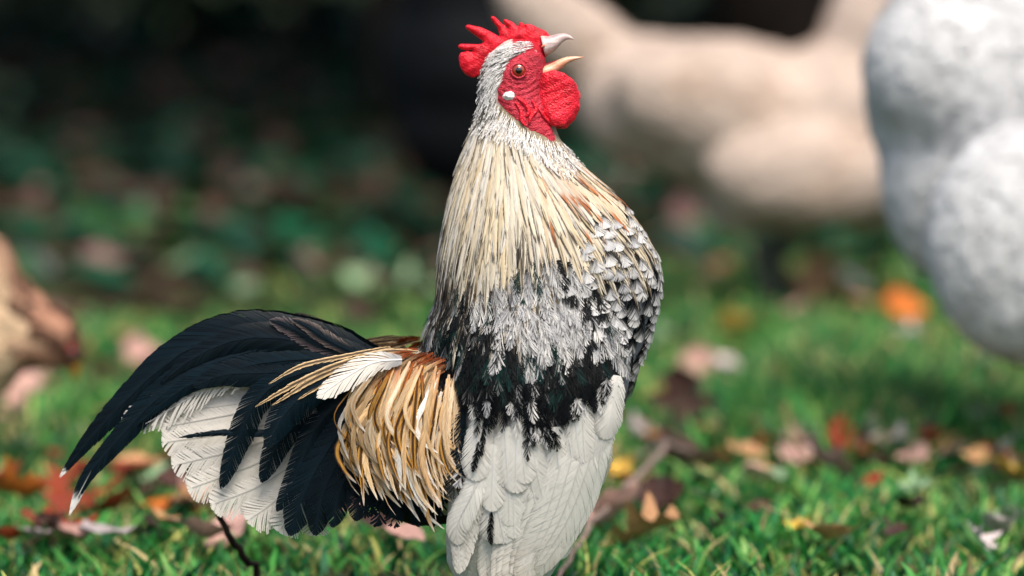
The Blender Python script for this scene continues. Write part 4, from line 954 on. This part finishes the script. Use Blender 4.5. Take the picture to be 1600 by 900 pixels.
# ================================================================== THE HENS
def hen(label, dist, ells, colf, nfeat, fl, fw_, seed, dirv, comb=None, beak=None, tails=None, legs=None, vox=.006, eye=None, fcol=None):
    Y = dist - 2.4; s = dist / FPX
    def ap(px, py, dy=0): return np.array(at(px, py, Y)) + np.array([0, dy * s, 0])
    shells = []
    for (px, py, dy, rx, rz, ry, rot) in ells:
        a = math.radians(rot); shells.append(ellipsoid(ap(px, py, dy), [(rx * s * math.cos(a), 0, rx * s * math.sin(a)), (0, ry * s, 0), (-rz * s * math.sin(a), 0, rz * s * math.cos(a))]))
    me = fuse('hen_body', shells, vox, 10)
    nv = len(me.vertices); c_ = np.zeros(nv * 3); me.vertices.foreach_get('co', c_); c_ = c_.reshape(-1, 3); n_ = np.zeros(nv * 3); me.vertices.foreach_get('normal', n_); n_ = n_.reshape(-1, 3)
    a_ = .0022 * (vnoise(c_[:, 0] + .3 * c_[:, 1], c_[:, 2], 48, seed) + .5 * vnoise(c_[:, 0] - c_[:, 1], c_[:, 2] + .6 * c_[:, 0], 110, seed + 3))
    if eye is not None: me.vertices.foreach_set('co', (c_ + n_ * a_[:, None]).ravel()); me.update()
    base = ap(ells[0][0], ells[0][1], ells[0][2]); root = empty('hen', (base[0], base[1], 0)); tag(root, label, 'hen')
    paint(me, lambda c: colf(*projn(c), c)); obj('body', me, M_HEN, root)
    rr = np.random.default_rng(seed); hb = bmesh.new(); hb.from_mesh(me); HB = BVHTree.FromBMesh(hb); hb.free()
    n = len(me.polygons); cen = np.zeros(n * 3); me.polygons.foreach_get('center', cen); cen = cen.reshape(-1, 3); nor = np.zeros(n * 3); me.polygons.foreach_get('normal', nor); nor = nor.reshape(-1, 3)
    fs = []
    for i in rr.choice(n, min(nfeat, n), replace=False):
        nm = nor[i]; d = np.array(dirv) + rr.normal(0, .15, 3); d = d - nm * (d @ nm)
        if np.linalg.norm(d) < .2: continue
        d /= np.linalg.norm(d); L = fl * rr.uniform(.7, 1.2); ss = np.linspace(0, 1, 6)
        P = []; N_ = []; p = Vector(cen[i]); dd = Vector(d); lf = rr.uniform(.0006, .0035)
        for q in ss:                                       # each feather lies along the body
            h = HB.find_nearest(p); P.append(np.array(h[0] + h[1] * (.0006 + lf * q ** 1.5))); N_.append(np.array(h[1]))
            dd = (dd - h[1] * dd.dot(h[1])).normalized(); p = h[0] + dd * (L / 5)
        P = np.array(P)
        x, y = proj(P[2]); c0 = colf(np.array([x]), np.array([y]), P[2:3])[0] * rr.uniform(.9, 1.07)
        if fcol is not None: c0 = fcol(c0, x, y, rr)
        fs.append(feather(P, np.array(N_), fw_ * rr.uniform(.8, 1.2), 'covert', 10, lambda s_, t, rb, sd_: np.broadcast_to(c0, s_.shape + (3,)) * (.9 + .16 * rb[..., None]), .2, 1.4, .3, False, jn=.0004))
    V, F, C = join(fs); tag(obj('plumage', mesh('plumage', V, F, C), M_HEN, root), kind='stuff')
    for pts, wd, c0 in (tails or []):
        Q = catmull(pts, 10); P = np.array([ap(*q) for q in Q])
        V, F, C = feather(P, np.tile([0, -1., .3], (11, 1)), wd * s, 'rectrix', 24, lambda s_, t, rb, sd_: np.broadcast_to(c0, s_.shape + (3,)) * (.9 + .2 * rb[..., None]), .06, 1., .1, True)
        obj('tail_feather', mesh('tail_feather', V, F, C), M_HEN, root)
    for (a, b, dy) in (legs or []):
        h = ap(a, b, dy); f = np.array([h[0] + .01, h[1], .012]); pr = [tube(catmull([h, (h + f) / 2 + [-.008, 0, 0], f], 6), np.linspace(.012, .007, 7), 8)]
        for an, L in ((0, .06), (.55, .05), (-.55, .05), (math.pi, .025)):
            e = f + np.array([math.cos(an) * L, math.sin(an) * L, -.009]); pr.append(tube(catmull([f, f * .5 + e * .5 + [0, 0, .004], e], 4), np.linspace(.006, .002, 5), 6))
        V, F, _ = join(pr); obj('leg', mesh('leg', V, F), M_HLEG, root)
    return root, ap, s
def tube_part(name, P, r, mat, root, n=10):
    V, F = tube(P, r, n); return obj(name, mesh(name, V, F), mat, root)
M_HBEAK = mat_plain('hen_beak', lin(196, 140, 50), .4)
def hen_head(root, ap, s, head, look, rad, cs=1.0, bk=1.0):
    """comb, eye, beak for a hen head at px head looking along px vector look"""
    hx, hy, dy = head; lx, ly = look
    n_ = math.hypot(lx, ly); lx, ly = lx / n_, ly / n_; ux, uy = (ly, -lx) if lx > 0 else (-ly, lx)
    Q = catmull([(hx + lx * rad * .7, hy + ly * rad * .7, dy), (hx + lx * rad * 1.25, hy + ly * rad * 1.25, dy), (hx + lx * rad * 1.75 - ux * rad * .15, hy + ly * rad * 1.75 - uy * rad * .15, dy)], 6)
    tube_part('beak', [ap(*q) for q in Q], np.linspace(.34, .03, 7) * rad * s * bk, M_HBEAK, root)
    Q = catmull([(hx - lx * rad * .5 + ux * rad * .9, hy - ly * rad * .5 + uy * rad * .9, dy), (hx + lx * rad * .2 + ux * rad * 1.15, hy + ly * rad * .2 + uy * rad * 1.15, dy), (hx + lx * rad * .85 + ux * rad * .7, hy + ly * rad * .85 + uy * rad * .7, dy)], 8)
    r = np.array([.1, .26, .2, .3, .18, .3, .2, .24, .1]) * rad * s * max(cs, .05); tube_part('comb', [ap(*q) for q in Q], r, M_COMB, root)
    Q = catmull([(hx + lx * rad * .8 - ux * rad * .3, hy + ly * rad * .8 - uy * rad * .3, dy - rad * .2), (hx + lx * rad * .85 - ux * rad * .8, hy + ly * rad * .85 - uy * rad * .8, dy - rad * .2), (hx + lx * rad * .8 - ux * rad * 1.2, hy + ly * rad * .8 - uy * rad * 1.2, dy - rad * .2)], 6)
    tube_part('wattle', [ap(*q) for q in Q], np.array([.12, .2, .26, .3, .28, .2, .06]) * rad * s * cs, M_COMB, root)
    V, F = ellipsoid(ap(hx + lx * rad * .3 + ux * rad * .15, hy + ly * rad * .3 + uy * rad * .15, dy - rad * .82), [(rad * .2 * s, 0, 0), (0, rad * .16 * s, 0), (0, 0, rad * .2 * s)], 14); obj('eye', mesh('eye', V, F), M_PUPIL, root)

# buff hen, facing right, tail up behind the rooster's beak
BF = lin(200, 179, 163)
def buff(x, y, c): n = len(x); return mixc(np.tile(BF, (n, 1)), lin(176, 148, 126), .4 * (vnoise(c[:, 0], c[:, 2], 30, 2) > .3))
r_, ap, s_ = hen('large buff hen with raised tail standing behind the rooster', 4.35,
    [(1140, 180, 0, 215, 120, 130, -9), (1010, 155, 0, 110, 100, 95, 10), (905, 60, 0, 165, 62, 40, -38), (1330, 205, 0, 150, 150, 125, 0), (1390, 60, 0, 105, 150, 85, -18), (1440, -80, 0, 66, 110, 60, -12), (1465, -190, 0, 50, 48, 40, 0),
     (1245, 262, -115, 150, 76, 46, -4), (1090, 150, -100, 140, 80, 40, -14), (1170, 300, 0, 80, 70, 60, 0)], buff, 3000, .06, .012, 4, (-.9, 0, -.45),
    tails=[([(960, 100, -20 + 8 * k), (870, 30, -24 + 9 * k), (790 + 10 * k, -40 - 12 * k, -26 + 10 * k)], 30, BF * .95) for k in range(6)], legs=[(1190, 370, -50), (1225, 365, 50)])
hen_head(r_, ap, s_, (1465, -190, 0), (1, .1), 50)
# white hen at the right, rear quarter and fluffy thigh
def white_h(x, y, c): n = len(x); return np.tile(lin(203, 202, 200), (n, 1))
r_, ap, s_ = hen('white hen with a fluffy thigh standing in front of the buff hen', 3.15,
    [(1580, 140, 100, 220, 235, 180, 0), (1490, 110, 40, 135, 140, 120, 35), (1594, 362, -185, 168, 188, 110, 8), (1505, 270, 70, 120, 180, 110, 0), (1760, 150, 40, 200, 220, 180, 0), (1860, 20, 30, 120, 200, 110, -20), (1920, -160, 20, 80, 140, 75, -15), (1945, -290, 20, 62, 58, 50, 0), (1480, -90, 40, 90, 170, 60, 25)],
    white_h, 5200, .055, .012, 9, (-.35, 0, -.95), legs=[(1690, 560, -90), (1700, 520, 120)],
    tails=[([(1500, -20, 10 + 12 * k), (1450, -150, 6 + 14 * k), (1420 - 12 * k, -260, 2 + 16 * k)], 34, lin(222, 222, 222)) for k in range(6)])
hen_head(r_, ap, s_, (1945, -290, 20), (1, .05), 62)
# brown hen pecking at the left
def brown(x, y, c):
    n = len(x); cr = lin(226, 196, 158); k = smooth(10, 62, x - .3 * (y - 520)); C = mixc(np.tile(cr, (n, 1)), lin(166, 122, 98), k)
    sp = (vnoise(c[:, 0], c[:, 2], 260, 3) > .25) * smooth(20, 60, x); C = mixc(C, lin(70, 44, 32), sp * .85)
    red = np.exp(-((x - 112) / 8) ** 2 - ((y - 548) / 11) ** 2); C = mixc(C, lin(190, 40, 34), np.clip(red * 1.6 - .2, 0, 1)); return C
def brown_f(c0, x, y, rr):
    if c0[0] > 2.6 * c0[1]: c0 = lin(146, 104, 82)
    return c0 * (rr.choice([.3, .5, .9, 1.1, 1.3]) if x > 35 else rr.uniform(.9, 1.08))
r_, ap, s_ = hen('brown and cream hen pecking at the ground beside the ivy', 3.1,
    [(-190, 470, 0, 230, 150, 130, 8), (-62, 522, 0, 112, 112, 100, 0), (22, 505, 0, 80, 62, 56, -34), (80, 528, 0, 46, 46, 40, -40), (106, 545, 0, 29, 36, 26, 20), (-400, 330, 0, 130, 50, 40, -40)],
    brown, 1300, .035, .007, 6, (-.9, 0, .35), vox=.005, tails=[([(-350, 380, -16 + 6 * k), (-440, 300, -18 + 8 * k), (-520 + 14 * k, 210 - 8 * k, -20 + 9 * k)], 26, lin(60, 40, 30)) for k in range(6)], legs=[(-170, 600, -45), (-150, 600, 45)], fcol=brown_f)
hen_head(r_, ap, s_, (110, 543, 0), (.22, 1), 30, .06, 1.4)
V, F = ellipsoid(ap(113, 542, -20), [(7 * s_, 0, 0), (0, 8 * s_, 0), (0, 0, 13 * s_)], 16); obj('face_skin', mesh('face_skin', V, F), M_FACE, r_)
# black hen behind, seen from the rear
def black_h(x, y, c): return np.tile(lin(13, 15, 18), (len(x), 1))
r_, ap, s_ = hen('black hen standing in the shade behind the rooster', 5.3,
    [(745, 95, 0, 148, 170, 190, 0), (745, 190, -60, 125, 112, 110, 0), (745, -20, -80, 110, 150, 90, 0), (745, -120, 160, 80, 150, 80, 0), (745, -260, 190, 52, 55, 52, 0)], black_h, 700, .06, .014, 12, (0, -.5, -.85),
    legs=[(715, 280, 0), (775, 280, 0)], tails=[([(745, 20, -110), (735 + 8 * k, -100, -150), (700 + 22 * k, -190, -150)], 30, lin(12, 14, 17)) for k in range(5)])
hen_head(r_, ap, s_, (745, -260, 190), (1, .05), 52)
